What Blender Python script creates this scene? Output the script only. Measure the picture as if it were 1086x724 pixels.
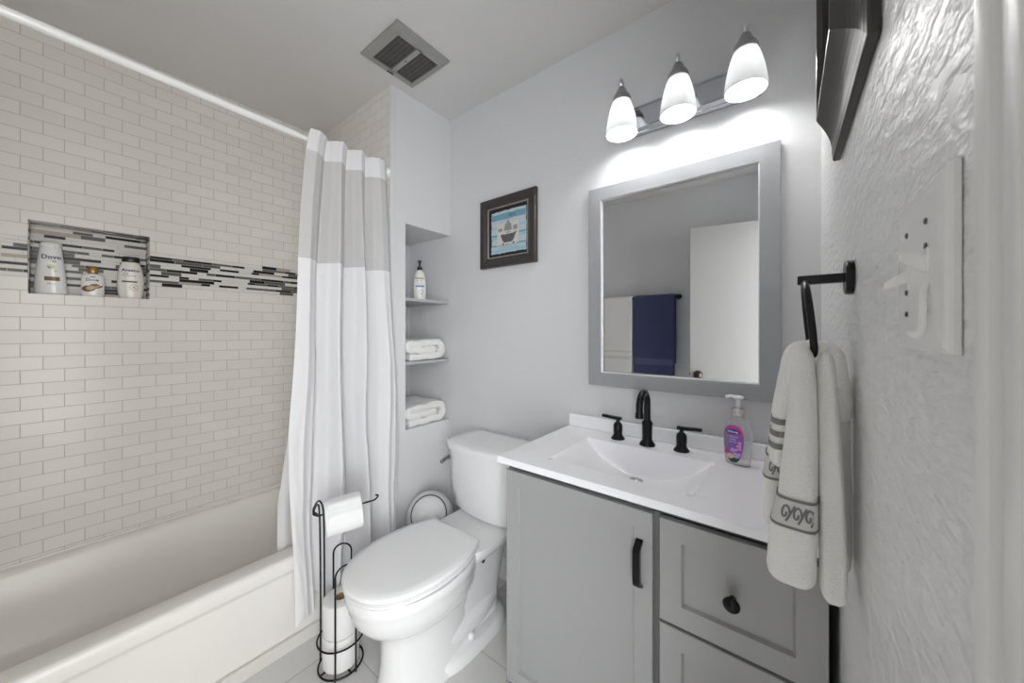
import bpy, bmesh, math, random
from math import pi, sin, cos, radians as R
from mathutils import Vector, Matrix, noise

for o in list(bpy.data.objects):
    bpy.data.objects.remove(o)
SC = bpy.context.scene
COL = SC.collection
random.seed(7)

# ------------------------------------------------------------------ camera, light, exposure
EXPOSURE = 1.48
BULB = 28.0            # radiance of a vanity bulb
HALL_FILL = 40.0            # watts of the unseen fill lamp added outside the doorway
CAM_H = 1.236
cd = bpy.data.cameras.new('camera')
cam = bpy.data.objects.new('camera', cd)
COL.objects.link(cam)
cam.location = (0, 0, CAM_H)
cam.rotation_euler = (pi / 2, 0, R(37.96))
cd.sensor_width = 36
cd.lens = 373 / 1086 * 36
cd.shift_y = -10.8 / 1086
cd.clip_start = 0.01
cd.dof.use_dof = True
cd.dof.focus_distance = 1.6
cd.dof.aperture_fstop = 9.0
SC.camera = cam

w = bpy.data.worlds.new('world')
SC.world = w
w.use_nodes = True
w.node_tree.nodes['Background'].inputs[0].default_value = (0.93, 0.96, 1.0, 1)
w.node_tree.nodes['Background'].inputs[1].default_value = 0.6

hl = bpy.data.lights.new('hall_fill', 'AREA')  # added soft fill from the hall side, stands for no visible source
hl.shape = 'RECTANGLE'
hl.size = 1.1
hl.size_y = 2.0
hl.energy = HALL_FILL
hl.color = (0.96, 0.98, 1.0)
ho = bpy.data.objects.new('hall_fill', hl)
COL.objects.link(ho)
ho.location = (0.85, -1.05, 1.35)
ho.rotation_euler = (pi / 2, 0, R(42))

hl2 = bpy.data.lights.new('tile_fill', 'AREA')  # second added fill, brightens the tiled wall and tub; no window here
hl2.shape = 'RECTANGLE'
hl2.size = 1.3
hl2.size_y = 2.1
hl2.energy = 22
hl2.color = (1.0, 0.985, 0.96)
ho2 = bpy.data.objects.new('tile_fill', hl2)
COL.objects.link(ho2)
ho2.location = (1.1, -0.05, 1.25)
ho2.rotation_euler = (pi / 2, 0, pi / 2)

vs = SC.view_settings
SC.display_settings.display_device = 'sRGB'
vs.view_transform = 'Standard'
vs.look = 'None'
vs.exposure = EXPOSURE
vs.gamma = 1
vs.use_curve_mapping = False
SC.cycles.max_bounces = 14
SC.cycles.diffuse_bounces = 8
SC.cycles.glossy_bounces = 6
SC.cycles.transmission_bounces = 10
SC.cycles.transparent_max_bounces = 16
SC.cycles.caustics_reflective = False
SC.cycles.caustics_refractive = False
SC.cycles.sample_clamp_indirect = 6


# ------------------------------------------------------------------ materials
def mat(name, col, rough=0.5, metal=0.0, spec=0.5, **k):
    m = bpy.data.materials.new(name)
    m.use_nodes = True
    b = m.node_tree.nodes['Principled BSDF']
    b.inputs['Base Color'].default_value = (*col, 1)
    b.inputs['Roughness'].default_value = rough
    b.inputs['Metallic'].default_value = metal
    b.inputs['Specular IOR Level'].default_value = spec
    for kk, v in k.items():
        kk = kk.replace('_', ' ')
        b.inputs[kk].default_value = v
    return m


def nodes(m):
    return m.node_tree.nodes, m.node_tree.links, m.node_tree.nodes['Principled BSDF']


def add_bump(m, scale=100, strength=0.2, dist=0.002, detail=4, stretch=(1, 1, 1), kind='noise', ramp=None):
    n, l, b = nodes(m)
    tc = n.new('ShaderNodeTexCoord')
    mp = n.new('ShaderNodeMapping')
    mp.inputs['Scale'].default_value = stretch
    l.new(tc.outputs['Object'], mp.inputs[0])
    if kind == 'noise':
        t = n.new('ShaderNodeTexNoise')
        t.inputs['Scale'].default_value = scale
        t.inputs['Detail'].default_value = detail
        out = t.outputs[0]
    else:
        t = n.new('ShaderNodeTexVoronoi')
        t.inputs['Scale'].default_value = scale
        out = t.outputs[0]
    l.new(mp.outputs[0], t.inputs['Vector'])
    if ramp:
        cr = n.new('ShaderNodeValToRGB')
        cr.color_ramp.elements[0].position = ramp[0]
        cr.color_ramp.elements[1].position = ramp[1]
        l.new(out, cr.inputs[0])
        out = cr.outputs[0]
    bp = n.new('ShaderNodeBump')
    bp.inputs['Strength'].default_value = strength
    bp.inputs['Distance'].default_value = dist
    l.new(out, bp.inputs['Height'])
    l.new(bp.outputs[0], b.inputs['Normal'])
    return m


def brick_mat(name, axes, phase, tile, c1, c2, grout, gsize, rough=0.2, offset=0.5, wobble=0.0):
    m = mat(name, c1, rough, spec=0.22)
    n, l, b = nodes(m)
    tc = n.new('ShaderNodeTexCoord')
    sp = n.new('ShaderNodeSeparateXYZ')
    l.new(tc.outputs['Object'], sp.inputs[0])
    cb = n.new('ShaderNodeCombineXYZ')
    for i, a in enumerate(axes):
        ad = n.new('ShaderNodeMath')
        ad.operation = 'ADD'
        ad.inputs[1].default_value = phase[i]
        l.new(sp.outputs[a], ad.inputs[0])
        l.new(ad.outputs[0], cb.inputs[i])
    br = n.new('ShaderNodeTexBrick')
    br.offset = offset
    br.inputs['Scale'].default_value = 1
    br.inputs['Color1'].default_value = (*c1, 1)
    br.inputs['Color2'].default_value = (*c2, 1)
    br.inputs['Mortar'].default_value = (*grout, 1)
    br.inputs['Mortar Size'].default_value = gsize
    br.inputs['Mortar Smooth'].default_value = 0.15
    br.inputs['Brick Width'].default_value = tile[0]
    br.inputs['Row Height'].default_value = tile[1]
    l.new(cb.outputs[0], br.inputs['Vector'])
    l.new(br.outputs['Color'], b.inputs['Base Color'])
    mr = n.new('ShaderNodeMapRange')
    mr.inputs['To Min'].default_value = rough
    mr.inputs['To Max'].default_value = 0.7
    l.new(br.outputs['Fac'], mr.inputs[0])
    l.new(mr.outputs[0], b.inputs['Roughness'])
    inv = n.new('ShaderNodeMath')
    inv.operation = 'SUBTRACT'
    inv.inputs[0].default_value = 1
    l.new(br.outputs['Fac'], inv.inputs[1])
    hgt = inv.outputs[0]
    if wobble:
        nz = n.new('ShaderNodeTexNoise')
        nz.inputs['Scale'].default_value = 14
        nz.inputs['Detail'].default_value = 1
        l.new(tc.outputs['Object'], nz.inputs['Vector'])
        ma = n.new('ShaderNodeMath')
        ma.operation = 'MULTIPLY_ADD'
        ma.inputs[1].default_value = wobble
        l.new(nz.outputs[0], ma.inputs[0])
        l.new(hgt, ma.inputs[2])
        hgt = ma.outputs[0]
    bp = n.new('ShaderNodeBump')
    bp.inputs['Strength'].default_value = 0.5
    bp.inputs['Distance'].default_value = 0.001
    l.new(hgt, bp.inputs['Height'])
    l.new(bp.outputs[0], b.inputs['Normal'])
    return m


TILE1, TILE2, GROUT = (0.76, 0.735, 0.695), (0.72, 0.695, 0.655), (0.50, 0.475, 0.44)
M = {}
M['wall'] = add_bump(mat('wall_paint', (0.66, 0.664, 0.676), 0.5), 55, 0.22, 0.003, 3)
M['wall_r'] = add_bump(mat('wall_paint_knockdown', (0.83, 0.83, 0.83), 0.3), 75, 0.6, 0.004, 4, (1, .38, 1), 'noise', (0.40, 0.64))
M['ceil'] = add_bump(mat('ceiling_paint', (0.64, 0.63, 0.62), 0.7), 90, 0.1, 0.002)
M['tile_l'] = brick_mat('subway_tile_long', ('Y', 'Z'), (-0.054 + 1.03, -1.443 + 2.0320), (0.1036, 0.0508), TILE1, TILE2, GROUT, 0.0013, wobble=0.5)
M['tile_e'] = brick_mat('subway_tile_end', ('X', 'Z'), (5.18, -1.443 + 2.0320), (0.1036, 0.0508), TILE1, TILE2, GROUT, 0.0013, wobble=0.5)
M['floor'] = brick_mat('floor_tile', ('X', 'Y'), (5.05, 5.1), (0.305, 0.305), (0.66, 0.655, 0.64), (0.62, 0.615, 0.60), (0.42, 0.41, 0.39), 0.002, 0.25, 0.0)
M['mwhite'] = add_bump(mat('marble_strip', (0.70, 0.68, 0.65), 0.35, spec=0.3), 30, 0.05, 0.001)
M['mblack'] = mat('black_glass_strip', (0.010, 0.010, 0.012), 0.3, spec=0.25)
M['mgrey'] = mat('grey_glass_strip', (0.12, 0.115, 0.105), 0.3, spec=0.25)
M['mtaupe'] = mat('taupe_strip', (0.42, 0.36, 0.30), 0.4)
M['mgrout'] = mat('strip_grout', (0.50, 0.485, 0.46), 0.8)
M['trim'] = mat('white_trim', (0.79, 0.785, 0.77), 0.3)
M['door'] = mat('door_paint', (0.38, 0.378, 0.372), 0.4)
M['tub'] = mat('tub_enamel', (0.81, 0.79, 0.755), 0.28, spec=0.35)
M['caulk'] = mat('caulk', (0.78, 0.77, 0.75), 0.4)
M['porcelain'] = mat('porcelain', (0.80, 0.80, 0.80), 0.08, spec=0.6)
M['seat'] = mat('toilet_plastic', (0.82, 0.82, 0.82), 0.18)
M['counter'] = mat('cultured_marble', (0.89, 0.89, 0.915), 0.1, spec=0.6)
M['cab'] = mat('cabinet_grey', (0.345, 0.345, 0.345), 0.38)
M['cabin'] = mat('cabinet_carcass', (0.16, 0.16, 0.16), 0.5)
M['black'] = mat('matte_black_metal', (0.012, 0.012, 0.013), 0.3, 0.6)
M['blackp'] = mat('black_plastic', (0.012, 0.012, 0.013), 0.35)
M['chrome'] = mat('chrome', (0.75, 0.76, 0.79), 0.06, 1)
M['nickel'] = mat('brushed_nickel', (0.42, 0.42, 0.43), 0.28, 1)
M['mirframe'] = mat('mirror_frame_grey', (0.335, 0.345, 0.36), 0.4)
M['mirlip'] = mat('mirror_inner_lip', (0.72, 0.72, 0.72), 0.3)
M['mirror'] = mat('mirror_glass', (0.86, 0.87, 0.88), 0.0, 1)
M['fabric'] = add_bump(mat('curtain_fabric', (0.80, 0.80, 0.81), 0.75, Sheen_Weight=0.1), 900, 0.1, 0.0005)
M['rod'] = mat('white_rod', (0.80, 0.80, 0.79), 0.25)
M['towel'] = add_bump(mat('white_terry', (0.80, 0.79, 0.77), 0.95, Sheen_Weight=0.3), 420, 0.8, 0.003, 3)
M['towelc'] = add_bump(mat('cream_terry', (0.88, 0.865, 0.83), 0.95, Sheen_Weight=0.3), 420, 0.8, 0.003, 3)
M['band'] = add_bump(mat('grey_woven_band', (0.20, 0.20, 0.205), 0.9), 600, 0.3, 0.001)
M['bandw'] = add_bump(mat('white_woven_band', (0.66, 0.65, 0.63), 0.9), 600, 0.3, 0.001)
M['navy'] = add_bump(mat('navy_terry', (0.045, 0.055, 0.13), 0.95, Sheen_Weight=0.3), 420, 0.8, 0.003, 3)
M['navyb'] = mat('navy_band', (0.085, 0.095, 0.19), 0.8)
M['paper'] = add_bump(mat('tissue_paper', (0.77, 0.77, 0.77), 0.95), 300, 0.15, 0.001)
M['card'] = mat('cardboard_core', (0.30, 0.19, 0.10), 0.9)
M['plate'] = mat('switch_plastic', (0.84, 0.835, 0.82), 0.25)
M['screw'] = mat('dark_screw', (0.10, 0.10, 0.10), 0.4, 0.8)
M['bin'] = mat('bin_plastic', (0.74, 0.74, 0.74), 0.35)
M['dark'] = mat('dark_gap', (0.02, 0.02, 0.02), 0.8)
M['ventdark'] = mat('vent_inside', (0.02, 0.019, 0.018), 0.8)
M['vent'] = mat('vent_metal', (0.42, 0.415, 0.40), 0.4, 0.7)
M['ventslat'] = mat('vent_slat', (0.13, 0.125, 0.12), 0.5)
M['bottle'] = mat('white_bottle', (0.80, 0.80, 0.79), 0.22)
M['bottlec'] = mat('cream_bottle', (0.76, 0.74, 0.68), 0.25)
M['gold'] = mat('gold_plastic', (0.45, 0.26, 0.08), 0.25, 0.7)
M['golddark'] = mat('bronze_ink', (0.16, 0.09, 0.03), 0.4)
M['tan'] = mat('tan_ink', (0.50, 0.36, 0.20), 0.4)
M['ink'] = mat('navy_ink', (0.02, 0.025, 0.06), 0.5)
M['inkg'] = mat('grey_ink', (0.30, 0.30, 0.30), 0.5)
M['green'] = mat('green_ink', (0.06, 0.13, 0.04), 0.5)
M['yellow'] = mat('pale_green_ink', (0.62, 0.66, 0.36), 0.5)
M['blue'] = mat('blue_ink', (0.10, 0.25, 0.60), 0.5)
M['deepblue'] = mat('deep_blue_ink', (0.02, 0.05, 0.28), 0.4)
M['magenta'] = mat('magenta_ink', (0.62, 0.05, 0.30), 0.4)
M['purple'] = mat('purple_ink', (0.25, 0.11, 0.46), 0.4)
M['lilac'] = mat('lilac_ink', (0.50, 0.36, 0.75), 0.4)
M['darkgreen'] = mat('dark_green_ink', (0.02, 0.07, 0.05), 0.4)
M['peach'] = mat('peach_ink', (0.75, 0.50, 0.36), 0.4)
M['pink'] = mat('pink_ink', (0.80, 0.35, 0.62), 0.4)
M['white'] = mat('white_ink', (0.82, 0.82, 0.84), 0.4)
M['pump'] = mat('clear_white_plastic', (0.82, 0.80, 0.82), 0.3)
M['soap'] = mat('soap_liquid_bottle', (0.95, 0.94, 0.99), 0.06, spec=0.5, Transmission_Weight=0.75, IOR=1.3)
M['frame'] = add_bump(mat('dark_wood_frame', (0.040, 0.034, 0.030), 0.28), 60, 0.1, 0.001, 3, (1, 1, 12))
M['frame_l'] = mat('frame_light_bevel', (0.30, 0.285, 0.265), 0.3, 0.4)
M['mat_black'] = mat('black_mat_board', (0.012, 0.012, 0.013), 0.6)
M['art_pale'] = add_bump(mat('art_pale', (0.48, 0.56, 0.60), 0.6), 60, 0.2, 0.001)
M['art_blue'] = mat('art_blue', (0.15, 0.33, 0.42), 0.6)
M['art_light'] = mat('art_light', (0.30, 0.52, 0.62), 0.6)
M['art_grey'] = mat('art_grey', (0.10, 0.10, 0.11), 0.6)
M['art_mid'] = mat('art_mid', (0.27, 0.27, 0.28), 0.6)
M['art_cream'] = mat('art_cream', (0.62, 0.60, 0.54), 0.6)
M['bronze'] = mat('dark_bronze', (0.07, 0.06, 0.05), 0.3, 0.9)


def emis(name, col, s):
    m = bpy.data.materials.new(name)
    m.use_nodes = True
    b = m.node_tree.nodes['Principled BSDF']
    b.inputs['Base Color'].default_value = (0.8, 0.8, 0.8, 1)
    b.inputs['Emission Color'].default_value = (*col, 1)
    b.inputs['Emission Strength'].default_value = s
    return m


M['bulb'] = emis('bulb_light', (1.0, 0.985, 0.97), BULB)


def shader_mix(name, col, trans, transp, gloss=0.0):
    """cloth or frosted glass: diffuse + translucent (+ see-through)"""
    m = bpy.data.materials.new(name)
    m.use_nodes = True
    n, l = m.node_tree.nodes, m.node_tree.links
    n.clear()
    o = n.new('ShaderNodeOutputMaterial')
    d = n.new('ShaderNodeBsdfDiffuse')
    d.inputs[0].default_value = (*col, 1)
    t = n.new('ShaderNodeBsdfTranslucent')
    t.inputs[0].default_value = (*col, 1)
    mx = n.new('ShaderNodeMixShader')
    mx.inputs[0].default_value = trans
    l.new(d.outputs[0], mx.inputs[1])
    l.new(t.outputs[0], mx.inputs[2])
    last = mx.outputs[0]
    if gloss:
        g = n.new('ShaderNodeBsdfGlossy')
        g.inputs['Roughness'].default_value = 0.15
        m3 = n.new('ShaderNodeMixShader')
        m3.inputs[0].default_value = gloss
        l.new(last, m3.inputs[1])
        l.new(g.outputs[0], m3.inputs[2])
        last = m3.outputs[0]
    if transp:
        tp = n.new('ShaderNodeBsdfTransparent')
        m2 = n.new('ShaderNodeMixShader')
        m2.inputs[0].default_value = transp
        l.new(last, m2.inputs[1])
        l.new(tp.outputs[0], m2.inputs[2])
        last = m2.outputs[0]
    l.new(last, o.inputs[0])
    return m


M['cloth'] = shader_mix('curtain_cloth', (0.83, 0.83, 0.845), 0.22, 0)
M['sheer'] = shader_mix('curtain_mesh', (0.74, 0.74, 0.75), 0.3, 0.22)
M['liner'] = shader_mix('curtain_liner', (0.82, 0.82, 0.83), 0.35, 0.0)
M['shade'] = shader_mix('frosted_shade_glass', (0.86, 0.865, 0.87), 0.12, 0, 0.03)


# ------------------------------------------------------------------ mesh helpers
def link(name, me, m, parent=None, smooth=False):
    o = bpy.data.objects.new(name, me)
    COL.objects.link(o)
    if m is not None and not me.materials:
        for q in (m if isinstance(m, (list, tuple)) else [m]):
            me.materials.append(q)
    if smooth:
        for p in me.polygons:
            p.use_smooth = True
    if parent is not None:
        root = parent
        off = Vector((0, 0, 0))
        while root is not None:
            off += root.location
            root = root.parent
        me.transform(Matrix.Translation(-off))
        o.parent = parent
    return o


def obj(name, bm, m, parent=None, smooth=False, auto=None):
    bmesh.ops.recalc_face_normals(bm, faces=bm.faces[:])
    me = bpy.data.meshes.new(name)
    bm.to_mesh(me)
    bm.free()
    o = link(name, me, m, parent, smooth or auto is not None)
    if auto is not None:
        me.set_sharp_from_angle(angle=R(auto))
    return o


def tag(o, label=None, cat=None, group=None, kind=None):
    if label: o['label'] = label
    if cat: o['category'] = cat
    if group: o['group'] = group
    if kind: o['kind'] = kind
    return o


def thing(name, label, cat, loc=(0, 0, 0), group=None):
    o = bpy.data.objects.new(name, None)
    COL.objects.link(o)
    o.empty_display_size = 0.02
    o.location = loc
    return tag(o, label, cat, group)


def part(name, bm, m, parent, **k):
    return obj(name, bm, m, parent, **k)


def B():
    return bmesh.new()


def box(bm, x0, y0, z0, x1, y1, z1, bev=0.0, seg=2, mi=0):
    vs_ = [bm.verts.new((x, y, z)) for z in (z0, z1) for y in (y0, y1) for x in (x0, x1)]
    fs = [bm.faces.new([vs_[i] for i in q]) for q in ((0, 2, 3, 1), (4, 5, 7, 6), (0, 1, 5, 4), (2, 6, 7, 3), (0, 4, 6, 2), (1, 3, 7, 5))]
    for f in fs: f.material_index = mi
    if bev > 0:
        es = list({e for f in fs for e in f.edges})
        bmesh.ops.bevel(bm, geom=es, offset=bev, segments=seg, affect='EDGES', profile=0.5)
    return bm


def rings(bm, rs, cap0=True, cap1=True, closed=True, mi=0):
    """loft between rings of points of equal count"""
    vr = [[bm.verts.new(p) for p in r] for r in rs]
    n = len(vr[0])
    for a, b in zip(vr[:-1], vr[1:]):
        for i in range(n if closed else n - 1):
            j = (i + 1) % n
            f = bm.faces.new((a[i], a[j], b[j], b[i]))
            f.material_index = mi
    if cap0: bm.faces.new(vr[0][::-1]).material_index = mi
    if cap1: bm.faces.new(vr[-1]).material_index = mi
    return vr


def lathe(bm, prof, c=(0, 0, 0), axis='z', seg=32, cap=True, mi=0):
    rs = []
    for r, h in prof:
        ring = []
        for k in range(seg):
            a = 2 * pi * k / seg
            p = (r * cos(a), r * sin(a), h)
            if axis == 'x': p = (h, r * cos(a), r * sin(a))
            if axis == 'y': p = (r * cos(a), h, r * sin(a))
            ring.append((p[0] + c[0], p[1] + c[1], p[2] + c[2]))
        rs.append(ring)
    rings(bm, rs, cap, cap, True, mi)
    return bm


def cyl_dir(bm, c, d, prof, seg=24):
    """lathe about an arbitrary axis d through c"""
    d = Vector(d).normalized()
    a = d.orthogonal().normalized()
    b = d.cross(a)
    c = Vector(c)
    rings(bm, [[c + d * h + (a * cos(t) + b * sin(t)) * r for t in [2 * pi * k / seg for k in range(seg)]] for r, h in prof])
    return bm


def smooth_path(pts, n=8, closed=False):
    pts = [Vector(p) for p in pts]
    out = []
    N = len(pts)
    rng = range(N if closed else N - 1)
    for i in rng:
        p1, p2 = pts[i], pts[(i + 1) % N]
        p0 = pts[i - 1] if (i > 0 or closed) else p1 * 2 - p2
        p3 = pts[(i + 2) % N] if (i + 2 < N or closed) else p2 * 2 - p1
        for k in range(n):
            t = k / n
            out.append(0.5 * ((2 * p1) + (p2 - p0) * t + (2 * p0 - 5 * p1 + 4 * p2 - p3) * t * t + (3 * p1 - p0 - 3 * p2 + p3) * t ** 3))
    if not closed: out.append(pts[-1])
    return out


def tube(bm, pts, r, seg=10, closed=False, rad=None):
    pts = [Vector(p) for p in pts]
    N = len(pts)
    rs = []
    up = None
    for i, p in enumerate(pts):
        if closed:
            t = (pts[(i + 1) % N] - pts[i - 1]).normalized()
        else:
            t = (pts[min(i + 1, N - 1)] - pts[max(i - 1, 0)]).normalized()
        if up is None:
            up = t.orthogonal().normalized()
        up = (up - t * up.dot(t))
        up = up.normalized() if up.length > 1e-6 else t.orthogonal().normalized()
        b = t.cross(up)
        rr = rad[i] if rad else r
        rs.append([p + (up * cos(a) + b * sin(a)) * rr for a in [2 * pi * k / seg for k in range(seg)]])
    if closed:
        rs.append(rs[0])
        # align the seam
        first, prev = rs[0], rs[-2]
        k = min(range(seg), key=lambda s: (prev[0] - first[s]).length)
        rs[-1] = first[k:] + first[:k]
        rings(bm, rs, False, False)
        bmesh.ops.remove_doubles(bm, verts=bm.verts[:], dist=1e-6)
    else:
        rings(bm, rs)
    return bm


def interp(tab, x):
    """smooth (Catmull-Rom) lookup in a table of (x, value...)"""
    if x <= tab[0][0]: return list(tab[0][1:])
    if x >= tab[-1][0]: return list(tab[-1][1:])
    for i in range(len(tab) - 1):
        if tab[i][0] <= x <= tab[i + 1][0]:
            t = (x - tab[i][0]) / (tab[i + 1][0] - tab[i][0])
            p1, p2 = tab[i][1:], tab[i + 1][1:]
            t = t * t * (3 - 2 * t) * 0.4 + t * 0.6
            return [a + (b - a) * t for a, b in zip(p1, p2)]


def super_ring(cx, cy, z, hx, hy, e=2.5, n=32, fn=None):
    out = []
    for k in range(n):
        a = 2 * pi * k / n
        ca, sa = cos(a), sin(a)
        x = hx * math.copysign(abs(ca) ** (2 / e), ca)
        y = hy * math.copysign(abs(sa) ** (2 / e), sa)
        out.append((cx + x, cy + y, z))
    return out


def text_mesh(s, size, bold=0.0):
    c = bpy.data.curves.new('lettering_curve', 'FONT')
    c.body = s
    c.size = size
    c.align_x = 'CENTER'
    c.align_y = 'CENTER'
    c.offset = bold
    c.resolution_u = 3
    o = bpy.data.objects.new('lettering_tmp', c)
    COL.objects.link(o)
    dg = bpy.context.evaluated_depsgraph_get()
    me = o.evaluated_get(dg).to_mesh()
    vs_ = [tuple(v.co[:2]) for v in me.vertices]
    fs = [tuple(p.vertices) for p in me.polygons]
    o.evaluated_get(dg).to_mesh_clear()
    bpy.data.objects.remove(o)
    bpy.data.curves.remove(c)
    return vs_, fs


def poly2d(shape):
    """a fan of a 2D outline -> (verts, faces), subdivided to follow a curved surface"""
    bm = B()
    f = bm.faces.new([bm.verts.new((x, y, 0)) for x, y in shape])
    bmesh.ops.triangulate(bm, faces=bm.faces[:])
    bmesh.ops.subdivide_edges(bm, edges=bm.edges[:], cuts=3, use_grid_fill=True)
    bm.verts.ensure_lookup_table()
    bm.verts.index_update()
    r = [tuple(v.co[:2]) for v in bm.verts], [tuple(v.index for v in f.verts) for f in bm.faces]
    bm.free()
    return r


def ell(cx, cy, a, b, n=20, rot=0):
    return [(cx + a * cos(t) * cos(rot) - b * sin(t) * sin(rot), cy + a * cos(t) * sin(rot) + b * sin(t) * cos(rot)) for t in [2 * pi * k / n for k in range(n)]]


def rect(x0, y0, x1, y1):
    return [(x0, y0), (x1, y0), (x1, y1), (x0, y1)]


def decal(name, geo, surf, m, parent, lift=0.0005, thick=True):
    """2D verts/faces mapped by surf(u,v,lift) onto a surface"""
    vs2, fs = geo
    me = bpy.data.meshes.new(name)
    me.from_pydata([surf(u, v, lift) for u, v in vs2], [], fs)
    me.update()
    return link(name, me, m, parent)


def merge_geo(gs):
    V, F = [], []
    for v, f in gs:
        b = len(V)
        V += v
        F += [tuple(i + b for i in q) for q in f]
    return V, F


def shift(g, dx, dy):
    return [(x + dx, y + dy) for x, y in g[0]], g[1]


# ------------------------------------------------------------------ the setting
XL, XC, XR = -2.28, -1.52, 0.08          # tiled wall, alcove face, right wall
YT, YB, YF = 1.0, 1.37, -0.53            # tub end, mirror wall, wall behind the camera
ZC = 2.44


def struct(name, bm, m, parent=None, **k):
    o = obj(name, bm, m, parent, **k)
    if parent is None: o['kind'] = 'structure'
    return o


struct('floor', box(B(), XL - .1, YF - .1, -.08, 1.0, YB + .1, 0), M['floor'])
struct('ceiling', box(B(), XL - .12, YF - .12, ZC, XR + .12, YB + .12, ZC + .08), M['ceil'])
struct('wall_back', box(B(), XL - .12, YB, 0, XR + .12, YB + .12, ZC), M['wall'])
struct('wall_front', box(B(), XL - .12, YF - .12, 0, XR + .12, YF, ZC), M['wall'])
b = B()
DY0, DY1 = -0.42, 0.165                     # the doorway
box(b, XR, DY1, 0, XR + .12, YB, ZC)
box(b, XR, YF, 0, XR + .12, DY0, ZC)
box(b, XR, DY0, 2.05, XR + .12, DY1, ZC)
struct('wall_right', b, M['wall_r'])

# tiled long wall with its niche
NY0, NY1, NZ0, NZ1 = -.078, .247, 1.381, 1.664
b = B()
box(b, XL - .12, YF, 0, XL, YB, NZ0)
box(b, XL - .12, YF, NZ1, XL, YB, ZC)
box(b, XL - .12, YF, NZ0, XL, NY0, NZ1)
box(b, XL - .12, NY1, NZ0, XL, YB, NZ1)
box(b, XL - .12, NY0, NZ0, XL - .10, NY1, NZ1)
struct('wall_left', b, M['tile_l'])
struct('wall_tub_end', box(B(), XL, YT - .008, 0, XC - .006, YT + .02, ZC), M['tile_e'])
struct('wall_tub_foot', box(B(), XL, YF, 0, XC - .006, YF + .012, ZC), M['tile_e'])


# mosaic of thin strips: band on the wall and lining of the niche
def strips(bm, u0, u1, v0, v1, place, rnd, deep=0.0015):
    """random strips over a rectangle; place(u,v,d) -> xyz; material slots 0 white 1 black 2 grey 3 taupe 4 grout"""
    q = [place(u0, v0, 0), place(u1, v0, 0), place(u1, v1, 0), place(u0, v1, 0)]
    bm.faces.new([bm.verts.new(p) for p in q]).material_index = 4
    v = v0
    row = 0
    while v < v1 - .004:
        h = (0.0165, 0.0115, 0.0145, 0.011, 0.0165, 0.0125)[row % 6]
        vt = min(v + h, v1)
        u = u0 - rnd.random() * .05
        prev = -1
        while u < u1:
            if row % 2 == 0:
                L = rnd.choice((.07, .10, .13))
                k = rnd.choices((0, 1, 2, 3), (.66, .12, .15, .07))[0]
            else:
                L = rnd.choice((.035, .055, .08, .11))
                k = rnd.choices((0, 1, 2, 3), (.16, .44, .36, .04))[0]
            if k == prev and k == 1: k = 0
            prev = k
            a, c = max(u, u0) + .0008, min(u + L, u1) - .0008
            if c > a:
                p = [(a, v + .0008), (c, v + .0008), (c, vt - .0008), (a, vt - .0008)]
                top = [bm.verts.new(place(x, y, deep)) for x, y in p]
                bot = [bm.verts.new(place(x, y, 0)) for x, y in p]
                bm.faces.new(top).material_index = k
                for i in range(4):
                    bm.faces.new((bot[i], bot[(i + 1) % 4], top[(i + 1) % 4], top[i])).material_index = k
            u += L
        v = vt
        row += 1


MOS = [M['mwhite'], M['mblack'], M['mgrey'], M['mtaupe'], M['mgrout']]
rnd = random.Random(11)
b = B()
BZ0, BZ1 = 1.443, 1.5954
wl = lambda u, v, d: (XL + .0005 + d, u, v)
strips(b, YF + .012, NY0, BZ0, BZ1, wl, rnd)
strips(b, NY1, YT - .008, BZ0, BZ1, wl, rnd)
struct('trim_1', b, MOS)
b = B()
NB = XL - .098
strips(b, NY0 + .001, NY1 - .001, NZ0 + .001, NZ1 - .001, lambda u, v, d: (NB + d, u, v), rnd)
strips(b, NB, XL - .001, NZ0, NZ1, lambda u, v, d: (u, NY0 + .001 + d, v), rnd)
strips(b, NB, XL - .001, NZ0, NZ1, lambda u, v, d: (u, NY1 - .001 - d, v), rnd)
strips(b, NY0, NY1, NB, XL - .001, lambda u, v, d: (v, u, NZ1 - .001 - d), rnd)
struct('trim_2', b, MOS)

# wall block at the tub end with the open shelves
SY0, SZ0, SZ1, SX = 1.072, .735, 1.782, -1.90
b = B()
y0 = YT + .012
box(b, SX - .02, y0, 0, XC, YB, SZ0)
box(b, SX - .02, y0, SZ1, XC, YB, ZC)
box(b, SX - .02, y0, SZ0, XC, SY0, SZ1)
box(b, SX - .04, y0, 0, SX, YB, ZC)
box(b, XC - .012, YT - .012, 0, XC, y0, ZC, .002)
struct('wall_shelf_recess', b, add_bump(mat('recess_paint', (0.66, 0.664, 0.676), 0.5), 90, 0.08, 0.002))

# baseboards and door casing
b = B()
pr = [(0, 0), (.014, 0), (.014, .07), (.010, .078), (.010, .088), (.004, .098), (0, .10)]
rings(b, [[(x, YB - d, z) for d, z in pr] for x in (XC, -.73)])
struct('baseboard_back', b, M['trim'])
b = B()
rings(b, [[(XC + d, y, z) for d, z in pr] for y in (YT, YB)])
struct('baseboard_recess', b, M['trim'])
b = B()
cs = [(d, y - .038) for d, y in [(0, .308), (.006, .308), (.010, .304), (.011, .298), (.009, .292), (.002, .290), (.002, .286), (.0075, .282), (.011, .272), (.0125, .262), (.0125, .254), (.010, .248), (.0055, .243), (.0055, .228), (.011, .222), (.0115, .208), (.009, .202), (0, .202)]]
rings(b, [[(XR - d, y, z) for d, y in cs] for z in (0, 2.11)])
struct('trim_3', b, M['trim'], auto=30)
b = B()
box(b, XR - .012, DY0 - .06, 2.052, XR, DY1 - .001, 2.11, .004)
box(b, XR - .012, DY0 - .06, 0, XR, DY0 - .002, 2.05, .004)
struct('trim_4', b, M['trim'])
b = B()
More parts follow.
